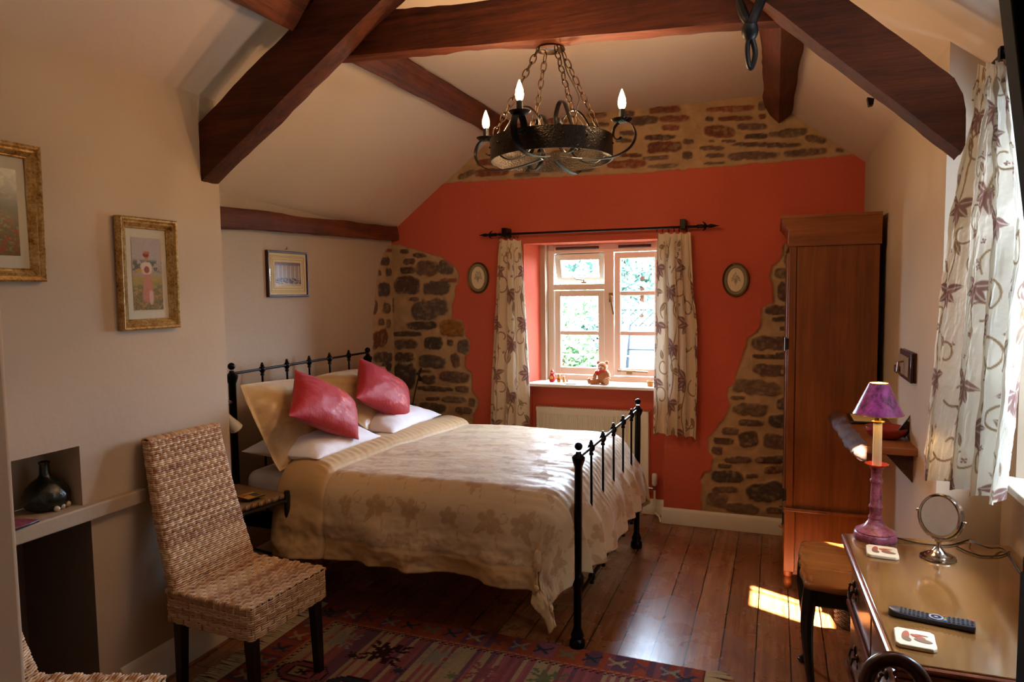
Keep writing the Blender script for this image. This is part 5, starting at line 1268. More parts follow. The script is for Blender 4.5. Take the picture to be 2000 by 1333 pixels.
# swivel vanity mirror
m_metal('mirror_silver', (.93, .93, .93, 1), .015); V0 = W(1832, 1091, 'z', DZ)
vm = thing('vanity_mirror', 'round chrome swivel mirror on a domed foot on the walnut chest', 'mirror', (V0.x, V0.y, DZ))
MB().lathe([(0, 0), (.050, 0), (.052, .003), (.050, .007), (.040, .010), (.038, .013), (.026, .018), (.014, .030), (.007, .040), (.0055, .052), (.010, .056), (.011, .060), (.006, .064), (0, .065)], V0, 36).build('foot', 'chrome', vm, smooth=30)
mc = V0+Vector((.004, 0, .138)); mr = .067
N_ = Vector((-.70, -.68, .22)).normalized(); q = N_.to_track_quat('Z', 'Y').to_matrix().to_4x4()
side = N_.cross(Vector((0, 0, 1))).normalized(); dn = side.cross(N_).normalized(); dn = dn if dn.z < 0 else -dn
b = MB(); b.tube([mc+side*((mr+.007)*math.cos(a))+dn*((mr+.007)*math.sin(a)) for a in np.linspace(0, PI, 26)], .0036, 8)
for s in (-1, 1): b.sphere(mc+side*(s*(mr+.010)), .0065, 12, 8)
b.tube([V0+Vector((0, 0, .062)), mc+dn*(mr+.007)], .004, 8); b.build('yoke', 'chrome', vm)
MB().lathe([(mr-.006, .010), (mr-.001, .011), (mr+.003, .007), (mr+.003, -.008), (mr-.002, -.011), (0, -.012)], mc, 48, q, cap=False).build('rim', 'chrome', vm, smooth=30)
MB().lathe([(0, .0085), (mr-.005, .0085)], mc, 48, q, cap=False).build('mirror_glass', 'mirror_silver', vm, smooth=0)

# remote control
m_plain('remote_grey', lin('#34343c'), .3); m_plain('button_dark', lin('#17181f'), .4); m_plain('button_silver', lin('#8a8a90'), .3); m_plain('button_red', lin('#a02020'), .4); m_plain('button_blue', lin('#2a50a0'), .4); m_plain('button_green', lin('#2a7a3a'), .4); m_plain('button_yellow', lin('#b89a2a'), .4)
ra, rb = W(1735, 1190, 'z', DZ+.012), W(1905, 1224, 'z', DZ+.012); rc = (ra+rb)/2; ang = math.atan2(rb.y-ra.y, rb.x-ra.x); RL = (rb-ra).length
rm = thing('remote_control', 'slim dark television remote lying across the walnut chest', 'remote control', (rc.x, rc.y, DZ), ang); M = wm(rm)
rows = []
for i in range(21):
    f = i/20; x = -RL/2+RL*f; w = .022*(1 if f > .12 else math.sqrt(max(.02, 1-((.12-f)/.12)**2)))*(1-.10*math.sin(PI*f)); zt = .019-.004*math.sin(PI*f); r = []
    for k in range(16):
        a = 2*PI*k/16; cx_, cz_ = math.cos(a), math.sin(a); r.append(M@Vector((x, w*abs(cx_)**.35*(1 if cx_ > 0 else -1), (.0015+zt)/2+(zt-.0015)/2*abs(cz_)**.5*(1 if cz_ > 0 else -1))))
    rows.append(r)
b = MB(); b.add([p for r in rows for p in r], [(i*16+j, i*16+(j+1) % 16, (i+1)*16+(j+1) % 16, (i+1)*16+j) for i in range(20) for j in range(16)]+[tuple(range(15, -1, -1)), tuple(320+j for j in range(16))]); b.build('body', 'remote_grey', rm, smooth=50)
bb = []
for i in range(17):
    x = -RL/2+.030+i*.0098
    if 7 <= i <= 9: continue
    for j in range(4): bb.append((x, -.0135+j*.009, i, j))
for x, y, i, j in bb:
    z = .019-.004*math.sin(PI*(x+RL/2)/RL); m_ = 'button_dark'
    if i == 10: m_ = ('button_blue', 'button_yellow', 'button_green', 'button_red')[j]
    if i == 16 and j == 3: m_ = 'button_red'
    MB().box((x-.003, y-.0030, z-.002), (x+.003, y+.0030, z+.0016), M).build('button', m_, rm, bevel=.0008)
x = -RL/2+.030+8*.0098; z = .0152
MB().lathe([(.0155, 0), (.0165, .0012), (.0155, .0018), (.012, .0016)], M@Vector((x, 0, z)), 28, cap=False).build('direction_ring', 'button_silver', rm); MB().lathe([(.004, 0), (.0045, .002), (0, .0022)], M@Vector((x, 0, z)), 16).build('button', 'button_silver', rm)

# ------------------------------------------------------------------ low side table, waste basket, chair arm, television, cabinet
sd = thing('side_table', 'low side table with pie-crust edged top and dark cabriole legs', 'side table', (.31, 2.99, 0))
def piecrust(o, n=140, z=0):
    out = []; a, b_ = .205+o, .252+o; cx, cy = .31, 2.99
    for i in range(n):
        t = 2*PI*i/n; ct, st_ = math.cos(t), math.sin(t); k = 1/((abs(ct)**7+abs(st_)**7)**(1/7)); w = 1+.018*math.cos(t*16)
        out.append((cx+a*ct*k*w, cy+b_*st_*k*w, z))
    return out
sz_ = .537
b = MB(); vs = []; lv = [(-.012, sz_-.022), (0, sz_-.018), (.002, sz_-.006), (-.003, sz_+.003), (-.012, sz_+.004), (-.020, sz_-.001), (-.026, sz_-.003)]
for o, z in lv: vs += piecrust(o, 140, z)
b.add(vs, [(i*140+j, i*140+(j+1) % 140, (i+1)*140+(j+1) % 140, (i+1)*140+j) for i in range(len(lv)-1) for j in range(140)]+[tuple(range(139, -1, -1)), tuple((len(lv)-1)*140+j for j in range(140))]); b.build('table_top', 'stool_top_wood', sd, smooth=50)
b = MB(); b.box((.135, 2.78, .44), (.485, 3.20, .516)); b.build('apron', 'black_wood', sd, bevel=.01)
for sx, sy in ((-1, -1), (1, -1), (1, 1), (-1, 1)):
    pts = [(0, 0, .515), (.006, .006, .44), (.010, .010, .37), (.002, .002, .24), (-.010, -.010, .13), (-.012, -.012, .06), (-.004, -.004, .03), (.006, .006, .012)]; rr = [.024, .026, .024, .018, .014, .012, .013, .016]
    MB().tube(smoothpts([(.31+sx*(.175+dx_), 2.99+sy*(.215+dy_), z) for dx_, dy_, z in pts], 3), list(np.interp(np.arange(22)/21, np.linspace(0, 1, 8), rr)), 10).sphere((.31+sx*.182, 2.99+sy*.222, .010), (.020, .020, .010), 12, 6).build('leg', 'black_wood', sd)
m_wood('basket_weave', lin('#2a1a12'), lin('#6a4a30'), 'X', 2, .6, .5)
bk = thing('waste_basket', 'round woven waste basket on the floor behind the low side table', 'basket', (.40, 3.66, 0))
b = MB()
for k in range(26):
    z = .012+k*.0105; r = .105+.018*k/26; b.tube([(.40+(r+.0022*math.cos(a*18+PI*(k % 2)))*math.cos(a), 3.66+(r+.0022*math.cos(a*18+PI*(k % 2)))*math.sin(a), z) for a in np.linspace(0, 2*PI, 73)[:-1]], .0046, 6, closed=True)
b.build('woven_wall', 'basket_weave', bk)
b = MB()
for k in range(36):
    a = 2*PI*k/36; b.tube([(.40+.104*math.cos(a), 3.66+.104*math.sin(a), .004), (.40+.124*math.cos(a), 3.66+.124*math.sin(a), .288)], .003, 6)
b.lathe([(0, .002), (.105, .002), (.105, .010), (0, .010)], (.40, 3.66, 0), 36); b.build('stake', 'black_wood', bk)

ch = thing('armchair', 'dark polished wooden chair, only its scrolled top showing below the chest', 'chair', (.29, 1.32, 0))
ac = W(1750, 1350, 'y', 1.35)
b = MB(); b.tube([ac+Vector((.048*math.cos(a), .02*math.sin(a), .048*math.sin(a))) for a in np.linspace(-.35*PI, 1.25*PI, 34)], .0135, 12); b.build('scrolled_arm', 'mahogany', ch)
b = MB(); b.tube(smoothpts([ac+Vector((-.034, -.01, -.034)), ac+Vector((.0, .0, -.09)), ac+Vector((.03, .02, -.20)), (ac.x+.03, ac.y+.02, .44)]), .014, 10); b.build('arm_support', 'mahogany', ch)
MB().box((ac.x-.05, ac.y-.30, .40), (ac.x+.21, ac.y+.06, .45)).build('seat', 'mahogany', ch, bevel=.015)
for dx_, dy_ in ((-.03, .04), (.19, .04), (-.03, -.28), (.19, -.28)): MB().lathe([(.012, 0), (.018, .2), (.02, .41)], (ac.x+dx_, ac.y+dy_, 0), 10).build('leg', 'mahogany', ch)
m_plain('tv_black', lin('#040404'), .7, .1)
tv = thing('television', 'black flat television hung high on the right wall near the camera', 'television', (.42, .98, 2.0))
M = Matrix.Translation((.283, 1.0, 1.70))@Matrix.Rotation(R_(-7.3), 4, 'Y'); MB().box((0, -.03, -.02), (.34, .02, .62), M).build('screen_housing', 'tv_black', tv, bevel=.006); MB().box((.30, -.02, .2), (.47, .01, .34), M).build('wall_bracket', 'black_iron', tv)
cb = thing('tall_cabinet', 'tall black cabinet standing under the television at the right edge', 'cabinet', (.5, .88, 0)); MB().box((.2875, .76, .03), (.735, 1.0, 1.32)).build('carcass', 'black_gloss', cb, bevel=.004); MB().box((.30, .77, 0), (.725, .99, .03)).build('plinth', 'black_gloss', cb)
MB().box((.2835, .77, .05), (.2875, .99, 1.30)).build('door', 'tv_black', cb)

# ------------------------------------------------------------------ niche ornaments
m_plain('niche_green', lin('#0c2a20'), .08, .9)
jug = thing('glass_demijohn', 'dark green glass flagon in the wall niche', 'bottle', (-2.55, 1.725, .857))
J0 = Vector((-2.555, 1.76, .857))
def green_glass():
    t = NT('green_glass'); v = t.coord(); n = t.noise(v, 50, 5, .7); dots = t.ramp(n, [(.60, lin('#06140f')), (.72, lin('#4a5236'))])
    t.fin(col=dots, rough=.22, spec=.6, normal=t.bump(n, .5, .004), coat=.1)
green_glass()
MB().lathe([(0, .002), (.050, 0), (.068, .010), (.078, .034), (.077, .060), (.065, .086), (.042, .108), (.024, .122), (.018, .134), (.016, .170), (.019, .172), (.019, .180), (.013, .181), (.012, .150), (0, .148)], J0, 36).build('body', 'green_glass', jug, smooth=50)
m_plain('shell_white', lin('#cfc4b4'), .4)
for k, (px, py, r) in enumerate(((111, 994, .013), (121, 989, .014), (131, 985, .015))):
    c = W(px, py, 'z', .868); tag(MB().sphere((c.x, c.y, .857+r*.8), (r, r*.8, r*.8), 12, 8).tube([(c.x-r, c.y, .857+r), (c.x+r*.2, c.y-r*.6, .857+r*.9), (c.x+r, c.y, .857+r)], .003, 6).build('seashell', 'shell_white', smooth=180),
        ['nearest of three small white seashells beside the green flagon', 'middle one of three small white seashells beside the green flagon', 'furthest of three small white seashells beside the green flagon'][k], 'shell', 'seashells in the niche')
c = W(52, 1016, 'z', .865); t = thing('notebook', 'small dark pink notebook at the left end of the mantel ledge', 'notebook', (c.x, c.y, .857), R_(10)); M = wm(t); MB().box((-.05, -.14, 0), (.045, .01, .008), M).build('pages', 'black_wood', t, bevel=.002); MB().box((-.048, -.138, .008), (.043, .008, .0092), M).build('cover', 'plum_marble', t)

# ------------------------------------------------------------------ iron hook ornament on the collar beam
m_plain('hook_black', lin('#080605'), .45, .25)
hk = thing('iron_hook', 'black forged iron hook hanging from the right end of the collar beam', 'hook', (-.09, 2.44, 2.62))
def hp(px, py, y=2.45): return W(px, py, 'y', y)
b = MB(); b.tube(smoothpts([hp(1440, -12, 2.50), hp(1447, 12, 2.47), hp(1456, 35), hp(1464, 46)]), [.007+.009*math.sin(PI*i/24) for i in range(25)], 8); b.tube(smoothpts([hp(1492, -12, 2.49), hp(1480, 15, 2.47), hp(1470, 40), hp(1466, 50)]), .017, 8); b.build('bracket_arm', 'hook_black', hk)
c = hp(1465, 60); b = MB(); b.sphere(c, (.027, .02, .034), 16, 12); b.build('boss', 'hook_black', hk)
b = MB(); b.tube(smoothpts([hp(1464, 72), hp(1460, 90), hp(1460, 110), hp(1463, 128), hp(1467, 133), hp(1472, 122), hp(1475, 104), hp(1472, 86), hp(1468, 74)]), .0085, 8, closed=False); b.build('loop', 'hook_black', hk)
c = hp(1700, 200, 2.75); tag(MB().prism([hp(1694, 190, 2.62), hp(1708, 192, 2.62), hp(1706, 204, 2.62), hp(1697, 206, 2.62)], (0, .03, 0)).build('iron_wedge', 'black_iron'), 'tiny black iron wedge under the right hand rafter', 'wedge')

# ------------------------------------------------------------------ chandelier
m_metal('hammered_iron', lin('#2e261e'), .34, .9, .9, 150, .004)
m_metal('chain_brass', lin('#3a2a1c'), .5, .9); m_plain('candle_black', lin('#12100e'), .35)
m_emit('filament_glow', (1, .66, .30, 1), 26.0)
CC = Vector((-.846, 2.683, 2.167)); TX, TY = .012, -.012
cd = thing('chandelier', 'black wrought iron ring chandelier with lit candle bulbs on chains', 'chandelier', tuple(CC))
def cp(a, r, h):
    x = r*math.cos(a); y = r*math.sin(a); return Vector((CC.x+x-h*TX, CC.y+y-h*TY, CC.z+h+TX*x+TY*y))
NR = 96; rr, hh = .244, .084
b = MB(); vs = []
for r, h in ((rr, 0), (rr, hh), (rr-.004, hh), (rr-.004, 0)): vs += [cp(2*PI*j/NR, r, h) for j in range(NR)]
b.add(vs, [(i*NR+j, i*NR+(j+1) % NR, ((i+1) % 4)*NR+(j+1) % NR, ((i+1) % 4)*NR+j) for i in range(4) for j in range(NR)])
for j in range(16): b.sphere(cp(2*PI*j/16+.1, rr+.001, hh*.62), .0045, 8, 6)
b.build('ring_band', 'hammered_iron', cd, smooth=40)
def strap(b, pts, w, t, a): b.tube(smoothpts(pts, 5), 0, 8, flat=(w, t, (-math.sin(a), math.cos(a), 0)))
A0 = R_(-95)
for k in range(4):
    a = A0+k*PI/2; b = MB()
    P_ = [(.04, .012), (.12, -.004), (.20, -.012), (.27, -.008), (.325, .02), (.345, .065), (.325, .108), (.288, .118), (.262, .098), (.258, .068), (.275, .052), (.290, .060)]
    strap(b, [cp(a, r, h) for r, h in P_], .014, .0028, a)
    P2_ = [(.238, .075), (.20, .10), (.14, .19), (.09, .205), (.05, .16), (.06, .12), (.085, .125), (.082, .15)]
    strap(b, [cp(a+PI/4, r, h) for r, h in P2_], .0095, .0022, a+PI/4)
    P3_ = [(.238, .03), (.19, .00), (.13, .008), (.09, .04), (.10, .07), (.13, .066), (.128, .045)]
    strap(b, [cp(a+PI/4, r, h) for r, h in P3_], .009, .0022, a+PI/4)
    b.build('scroll_arm', 'wrought_iron', cd)
    c = cp(a, .292, .112 if k != 2 else .075)
    cup = MB().lathe([(0, .0), (.012, .001), (.032, .006), (.040, .013), (.041, .015), (.030, .010), (.0, .008)], c, 28).build('drip_pan', 'hammered_iron', cd, smooth=60)
    MB().lathe([(.0, .008), (.0125, .008), (.0125, .052), (0, .052)], c, 18).build('candle_tube', 'candle_black', cd)
    MB().lathe([(.008, .052), (.0135, .062), (.0155, .075), (.0135, .092), (.007, .112), (.0015, .126), (0, .127)], c, 18).build('light_bulb', 'filament_glow', cd, smooth=180)
    lamp('candle_light', 'POINT', c+Vector((0, 0, .085)), 12.0, (1, .62, .32), shadow_soft_size=.016)
pc = CC+Vector((0, 0, .433))
MB().lathe([(.004, .028), (.012, .024), (.05, .010), (.058, .002), (.058, -.001), (.05, .006), (.0, .016)], pc, 36).build('top_plate', 'chain_brass', cd, smooth=60)
def chain(b, A, B_, sag=0.0, L=.042, r=.0026):
    A = Vector(A); B_ = Vector(B_); d = (B_-A).length; n = max(2, int(d/(L*.78))); t = (B_-A).normalized(); s0 = t.orthogonal().normalized(); s1 = t.cross(s0)
    for i in range(n):
        c = A+(B_-A)*((i+.5)/n)+Vector((0, 0, -sag*math.sin(PI*(i+.5)/n))); s = s0 if i % 2 else s1
        b.tube([c+t*(L*.5*math.cos(q)*(1.0))+s*(L*.27*math.sin(q)) for q in np.linspace(0, 2*PI, 15)[:-1]], r, 6, closed=True)
for k in range(4):
    a = A0+PI/4+k*PI/2; b = MB(); chain(b, pc+Vector((.050*math.cos(a), .050*math.sin(a), .0)), cp(a, rr-.006, hh+.004)); b.build('chain', 'chain_brass', cd)
b = MB(); chain(b, pc+Vector((0, 0, .02)), pc+Vector((0, 0, .095)), 0, .022, .002); b.build('chain', 'chain_brass', cd)
MB().tube(smoothpts([pc+Vector((.0, -.01, .09)), pc+Vector((.018, -.015, .03)), pc+Vector((.048, -.02, .0)), pc+Vector((.075, -.03, -.10)), pc+Vector((.12, -.02, -.20)), pc+Vector((.115, -.03, -.27)), cp(-.3, .20, .06)]), .0024, 8).build('flex', 'candle_black', cd)
MB().lathe([(.0, 0), (.03, 0), (.03, .006), (.01, .012), (0, .012)], (-.846, 2.683, 2.61), 20).build('ceiling_hook', 'black_iron', cd)

# ------------------------------------------------------------------ wicker chairs
def wicker(name, ca, cb, cc):
    t = NT(name); v = t.coord(); gi = t.new('ShaderNodeNewGeometry').outputs['Random Per Island']; n = t.noise(v, 16, 4, .7); n2 = t.noise(v, 120, 2, .6)
    f = t.math('ADD', t.math('MULTIPLY', gi, .35), t.math('ADD', t.math('MULTIPLY', n, .45), t.math('MULTIPLY', n2, .2)))
    return t.fin(col=t.ramp(f, [(.25, ca), (.48, cb), (.75, cc)]), rough=.55, spec=.35, normal=t.bump(n2, .3, .001))
wicker('wicker_rattan', lin('#8a5638'), lin('#c09a74'), lin('#e0c4a0')); m_plain('wicker_gap', lin('#2a160e'), .9); m_plain('ebony_leg', lin('#120b09'), .3)
def weave_loops(b, ringfn, z0, z1, pitch, nst, amp, r, group=3):
    """strands running round a closed outline; ringfn(s, z) -> point, outward normal"""
    n = int((z1-z0)/pitch); m = nst*4
    for k in range(n):
        z = z0+(k+.5)*pitch; ph = PI*((k//group) % 2); pts = []
        for j in range(m):
            s = j/m; p, nn = ringfn(s, z); wv = math.cos(PI*s*nst+ph) if True else 0
            pts.append(p+nn*(amp*wv))
        b.tube(pts, r, 5, closed=True)
def rect_ring(w, d, rad):
    """rounded rectangle outline, w along y, d along x, centred"""
    segs = []; 
    def f(s):
        P = 2*(w+d); u = (s % 1)*P; hx, hy = d/2, w/2
        for L, p0, dr, nn in ((w, (hx, -hy), (0, 1), (1, 0)), (d, (hx, hy), (-1, 0), (0, 1)), (w, (-hx, hy), (0, -1), (-1, 0)), (d, (-hx, -hy), (1, 0), (0, -1))):
            if u <= L:
                x, y = p0[0]+dr[0]*u, p0[1]+dr[1]*u
                cx = max(-hx+rad, min(hx-rad, x)); cy = max(-hy+rad, min(hy-rad, y)); e = Vector((x-cx, y-cy, 0))
                if e.length > 1e-6 and abs(x-cx) > 1e-9 and abs(y-cy) > 1e-9: e.normalize(); return Vector((cx, cy, 0))+e*rad, e
                return Vector((x, y, 0)), Vector((nn[0], nn[1], 0))
            u -= L
        return Vector((hx, -hy, 0)), Vector((1, 0, 0))
    return f
def wicker_chair(label):
    t = thing('wicker_chair', label, 'chair', (0, 0, 0)); Wd, Dp, ZT, ZB = .435, .455, .455, .325
    b = MB(); f = rect_ring(Wd, Dp, .022)
    def rs(s, z): p, n = f(s); return p+Vector((0, 0, z)), n
    weave_loops(b, rs, ZB, ZT-.004, .0082, 64, .0030, .0042, 3)
    # stakes down the sides
    for k in range(52):
        p, n = f((k+.5)/52); b.tube([p+Vector((0, 0, ZB)), p+Vector((0, 0, ZT))], .0036, 5)
    # top: strands across (y), dipping between stakes; slightly dished
    ny = 48; nx = 44
    for i in range(nx):
        x = -Dp/2+.006+(Dp-.012)*i/(nx-1); ph = PI*((i//3) % 2); pts = []
        for j in range(ny*2+1):
            y = -Wd/2+Wd*j/(ny*2); dish = -.012*math.cos(PI*x/Dp)*math.cos(PI*y/Wd); pts.append((x, y, ZT+dish+.0032*math.cos(PI*17*j/(ny*2)+ph)))
        b.tube([(x, -Wd/2-.002, ZT-.012)]+pts+[(x, Wd/2+.002, ZT-.012)], .0048, 5)
    for k in range(14):
        y = -Wd/2+.012+(Wd-.024)*k/13; b.tube([(x_, y, ZT-.002-.012*math.cos(PI*x_/Dp)*math.cos(PI*y/Wd)) for x_ in np.linspace(-Dp/2, Dp/2, 12)], .004, 5)
    s = b.build('seat', 'wicker_rattan', t, smooth=180)
    g2 = MB().box((-Dp/2+.006, -Wd/2+.006, ZB+.004), (Dp/2-.006, Wd/2-.006, ZT-.020)).build('seat_core', 'wicker_gap', s)
    # back: tapering leaning panel woven all round
    b = MB(); th = .048; hb = .60; n = int(hb/.0082); nst = 46
    def backpt(s_, z):
        f_ = z/hb; w = .43-.065*f_; g_ = rect_ring(w, th, .018); p, nn = g_(s_)
        return Vector((p.x-Dp/2+.030-.150*f_-.012*math.sin(PI*f_), p.y, ZT-.005+z)), nn
    for k in range(n):
        z = (k+.5)*.0082; ph = PI*((k//3) % 2); pts = []
        for j in range(nst*3):
            s_ = j/(nst*3); p, nn = backpt(s_, z); pts.append(p+nn*(.0028*math.cos(PI*s_*nst*1.0+ph)))
        b.tube(pts, .0046, 5, closed=True)
    for k in range(nst):
        b.tube([backpt((k+.5)/nst, z)[0] for z in np.linspace(0, hb, 10)], .0036, 5)
    # rolled top
    w = .365
    for k in range(54):
        y = -w/2+.004+(w-.008)*k/53; c = Vector((-Dp/2+.030-.150, y, ZT-.005+hb)); b.tube([c+Vector((.025, .003, -.012)), c+Vector((.020, .001, .004)), c+Vector((0, 0, .010)), c+Vector((-.020, -.001, .004)), c+Vector((-.025, -.003, -.012))], .0042, 5)
    bk = b.build('backrest', 'wicker_rattan', t, smooth=180)
    vs = [backpt(s_, z)[0]-backpt(s_, z)[1]*.005 for z in (0, hb*.5, hb-.004) for s_ in np.linspace(0, 1, 25)[:-1]]
    vs = [Vector((v.x+(-Dp/2+.030-v.x)*0, v.y*.97, v.z)) for v in vs]
    cb_ = MB(); cb_.add(vs, [(i*24+j, i*24+(j+1) % 24, (i+1)*24+(j+1) % 24, (i+1)*24+j) for i in range(2) for j in range(24)]+[tuple(48+j for j in range(24))])
    o = cb_.build('backrest_core', 'wicker_gap', bk)
    for v in o.data.vertices:
        pass
    for sx, sy in ((1, -1), (1, 1), (-1, -1), (-1, 1)):
        x, y = sx*(Dp/2-.038), sy*(Wd/2-.036); k = .003*sx
        lg = MB(); r0, r1 = .0215, .0165
        lg.add([(x-r1+k*8*.5, y-r1, 0), (x+r1+k*8*.5, y-r1, 0), (x+r1+k*8*.5, y+r1, 0), (x-r1+k*8*.5, y+r1, 0), (x-r0, y-r0, ZB+.02), (x+r0, y-r0, ZB+.02), (x+r0, y+r0, ZB+.02), (x-r0, y+r0, ZB+.02)], [(0, 3, 2, 1), (4, 5, 6, 7), (0, 1, 5, 4), (1, 2, 6, 5), (2, 3, 7, 6), (3, 0, 4, 7)])
        lg.build('leg', 'ebony_leg', t, bevel=.003)
    return t
wc = wicker_chair('high-backed wicker chair with dark legs standing on the rug beside the bed')
w2 = dup(wc); w2['label'] = 'wicker chair in the bottom left corner, only its seat edge showing'
for o in (wc, w2): o['group'] = 'wicker chairs along the chimney breast'
wc.location = (-2.055, 2.244, .007); wc.rotation_euler = (0, 0, R_(-3.5))
w2.location = (-1.917, 1.285, .007); w2.rotation_euler = (0, 0, R_(18.8))

# ------------------------------------------------------------------ kilim rug, woven pattern painted on a fine grid
def rug():
    x0, x1, y0, y1 = -2.21, -.262, 1.72, 2.985; nx, ny = 390, 252
    xs = np.linspace(x0, x1, nx); ys = np.linspace(y0, y1, ny); X, Y = np.meshgrid(xs, ys, indexing='xy')
    u = X-x0; v = y1-Y; Wd, Hg = x1-x0, y1-y0          # u along the long side, v from the far edge toward the camera
    cell = .011; ui = np.floor(u/cell).astype(int); vi = np.floor(v/cell).astype(int)
    rs = np.random.RandomState(5)
    cream, rose, rust, blue, brown, grey, green, plum = [L3(h) for h in ('#98805e', '#84484a', '#8a3e26', '#26323c', '#2c1416', '#7e786a', '#5e6440', '#5a3a46')]
    C_ = np.zeros(X.shape+(3,)); 
    stripe = np.array([[cream, cream*.92, rose, cream, rose*.9, rose*1.2, rose*1.05, cream, rose*.8, plum*1.2][rs.randint(10)] for _ in range(260)])
    C_ = stripe[np.clip(np.floor(u/.019).astype(int), 0, 259)].copy()
    bw = .165
    edge = np.minimum(np.minimum(u, Wd-u), np.minimum(v, Hg-v))
    B = edge < bw
    br = np.array([[rust, rust*.9, rust*1.1, rust, rose*.9, plum][rs.randint(6)] for _ in range(400)])
    strip_b = np.where((np.minimum(v, Hg-v) < np.minimum(u, Wd-u))[..., None], br[np.clip(np.floor(u/.03).astype(int), 0, 399)], br[np.clip(np.floor(v/.012).astype(int)+100, 0, 399)])
    C_ = np.where(B[..., None], strip_b, C_)
    # comb line between border and field
    comb = (edge > bw-.026) & (edge < bw); C_[comb] = rust*1.15
    comb2 = (edge > bw-.004) & (edge < bw+.018) & (((ui+vi) % 3) == 0); C_[comb2] = brown
    comb3 = (abs(edge-(bw-.013)) < .004) & ((ui+vi) % 3 != 0); C_[comb3] = cream
    def motif(cx, cy, art, colr, cs=.011, alt=None):
        h = len(art); w = len(art[0]); a = np.floor((u-cx)/cs+w/2).astype(int); b_ = np.floor((v-cy)/cs+h/2).astype(int)
        ok = (a >= 0) & (a < w) & (b_ >= 0) & (b_ < h); G = np.array([[{'#': 1, 'o': 2}.get(ch_, 0) for ch_ in r.ljust(w)] for r in art])
        val = np.zeros(u.shape, int); val[ok] = G[b_[ok], a[ok]]; C_[val == 1] = colr
        if alt is not None: C_[val == 2] = alt
    hookX = ["##..##...##..##", ".##.##...##.##.", "..#.###.###.#..", "##..#######..##", ".####.###.####.", "...#######.....", "....#####......", "...#######.....", ".####.###.####.", "##..#######..##", "..#.###.###.#..", ".##.##...##.##.", "##..##...##..##"]
    hex_ = [".....#########.....", "...##ooooooooo##...", "..#ooooooooooooo#..", ".#ooo#########ooo#.", "#ooo#.........#ooo#", "#ooo#..##.##..#ooo#", "#ooo#...###...#ooo#", "#ooo#..##.##..#ooo#", "#ooo#.........#ooo#", ".#ooo#########ooo#.", "..#ooooooooooooo#..", "...##ooooooooo##...", ".....#########....."]
    bird = ["#......##", "##....##.", ".##..###.", "..#####..", "...####..", "..##..##.", ".##....##"]
    small = ["#.#.#", ".###.", "#####", ".###.", "#.#.#"]
    rows_ = [(.30, .30), (.56, .34), (.80, .30), (1.06, .34), (1.32, .30), (1.58, .34)]
    cols_ = [grey, brown, grey, rose*.8, green*.9, rose]
    for i, (a, b_) in enumerate(rows_):
        motif(a, b_, hookX, cols_[i], .0105 if i != 1 else .0135); motif(a+.13, b_+.11, small, [brown, blue, green][i % 3])
        motif(a, b_+.30, hex_, brown, .0125, [rose*.8, blue, plum, rust, blue, rose][i]); motif(a+.13, b_+.62, hookX, cols_[(i+3) % 6], .0115); motif(a-.1, b_+.48, small, blue)
    k = 0; a = .08
    while a < Wd-.05:
        for vv in (.070, Hg-.07): motif(a, vv, bird if k % 2 else [r[::-1] for r in bird], [blue, cream, plum, grey, blue, green][k % 6], .0095)
        a += .115; k += 1
    b_ = .1; k = 0
    while b_ < Hg-.05:
        for uu in (.075, Wd-.075): motif(uu, b_, bird, [blue, grey, cream][k % 3], .0095)
        b_ += .12; k += 1
    wv = (.86+.28*rs.rand(ny, nx))[..., None]; C_ = C_*wv
    line = (edge < .008); C_[line] = rust*.6
    Z = .005+.0015*rs.rand(ny, nx)+.003*(fbm(X, Y, 6, 2)-.5); Z[0] = Z[-1] = 0.0005; Z[:, 0] = Z[:, -1] = .0005
    t = thing('kilim_rug', 'flat woven kilim rug with fringed ends on the floorboards', 'rug', ((x0+x1)/2, (y0+y1)/2, 0))
    npgrid('woven_field', np.stack([X, Y, Z], -1), 'rug_wool', C_, parent=t)
    for xe, s in ((x0, -1), (x1, 1)):
        b = MB(); r2 = random.Random(3)
        for k in range(200):
            y = y0+(y1-y0)*k/199; L = .085+.03*r2.random(); dy = r2.uniform(-.012, .012); z = .003+.003*r2.random()
            b.tube([(xe, y, .004), (xe+s*L*.5, y+dy*.5, z+.002), (xe+s*L, y+dy+r2.uniform(-.006, .006), .002)], .0024, 4)
        b.build('fringe', 'fringe_wool', t)
m_attr('rug_wool', rough=.95, bump=.6, bscale=260, dist=.003, spec=.1); m_plain('fringe_wool', lin('#ccb894'), .95, .1)
rug()

# ------------------------------------------------------------------ garden outside the back window
def leafmat(name, a, b_):
    t = NT(name); gi = t.new('ShaderNodeNewGeometry').outputs['Random Per Island']; c = t.ramp(gi, [(0, a), (1, b_)]); t.fin(col=c, rough=.6)
leafmat('leaves_light', lin('#304c2c'), lin('#5c7a4c')); leafmat('leaves_dark', lin('#18342c'), lin('#3c5c4e')); leafmat('leaves_blocker', lin('#4c5250'), lin('#74797a')); m_plain('lawn_green', lin('#5a6450'), .9); m_plain('fence_blue', lin('#18222c'), .7); m_plain('fence_pale', lin('#c8d0cc'), .6); m_plain('far_wall', lin('#b8b0a0'), .9)
struct(MB().box((-14, 5.3, -.35), (12, 40, -.25)).build('garden_ground', 'lawn_green'))
GY = 9.2
def gx(px, y=GY): return W(px, 600, 'y', y).x
def gz(py, px=1230, y=GY): return W(px, py, 'y', y).z
fx = [gx(1206), gx(1290), gx(1400)]
fz0, fz1, fz2 = -.25, gz(632), gz(604)
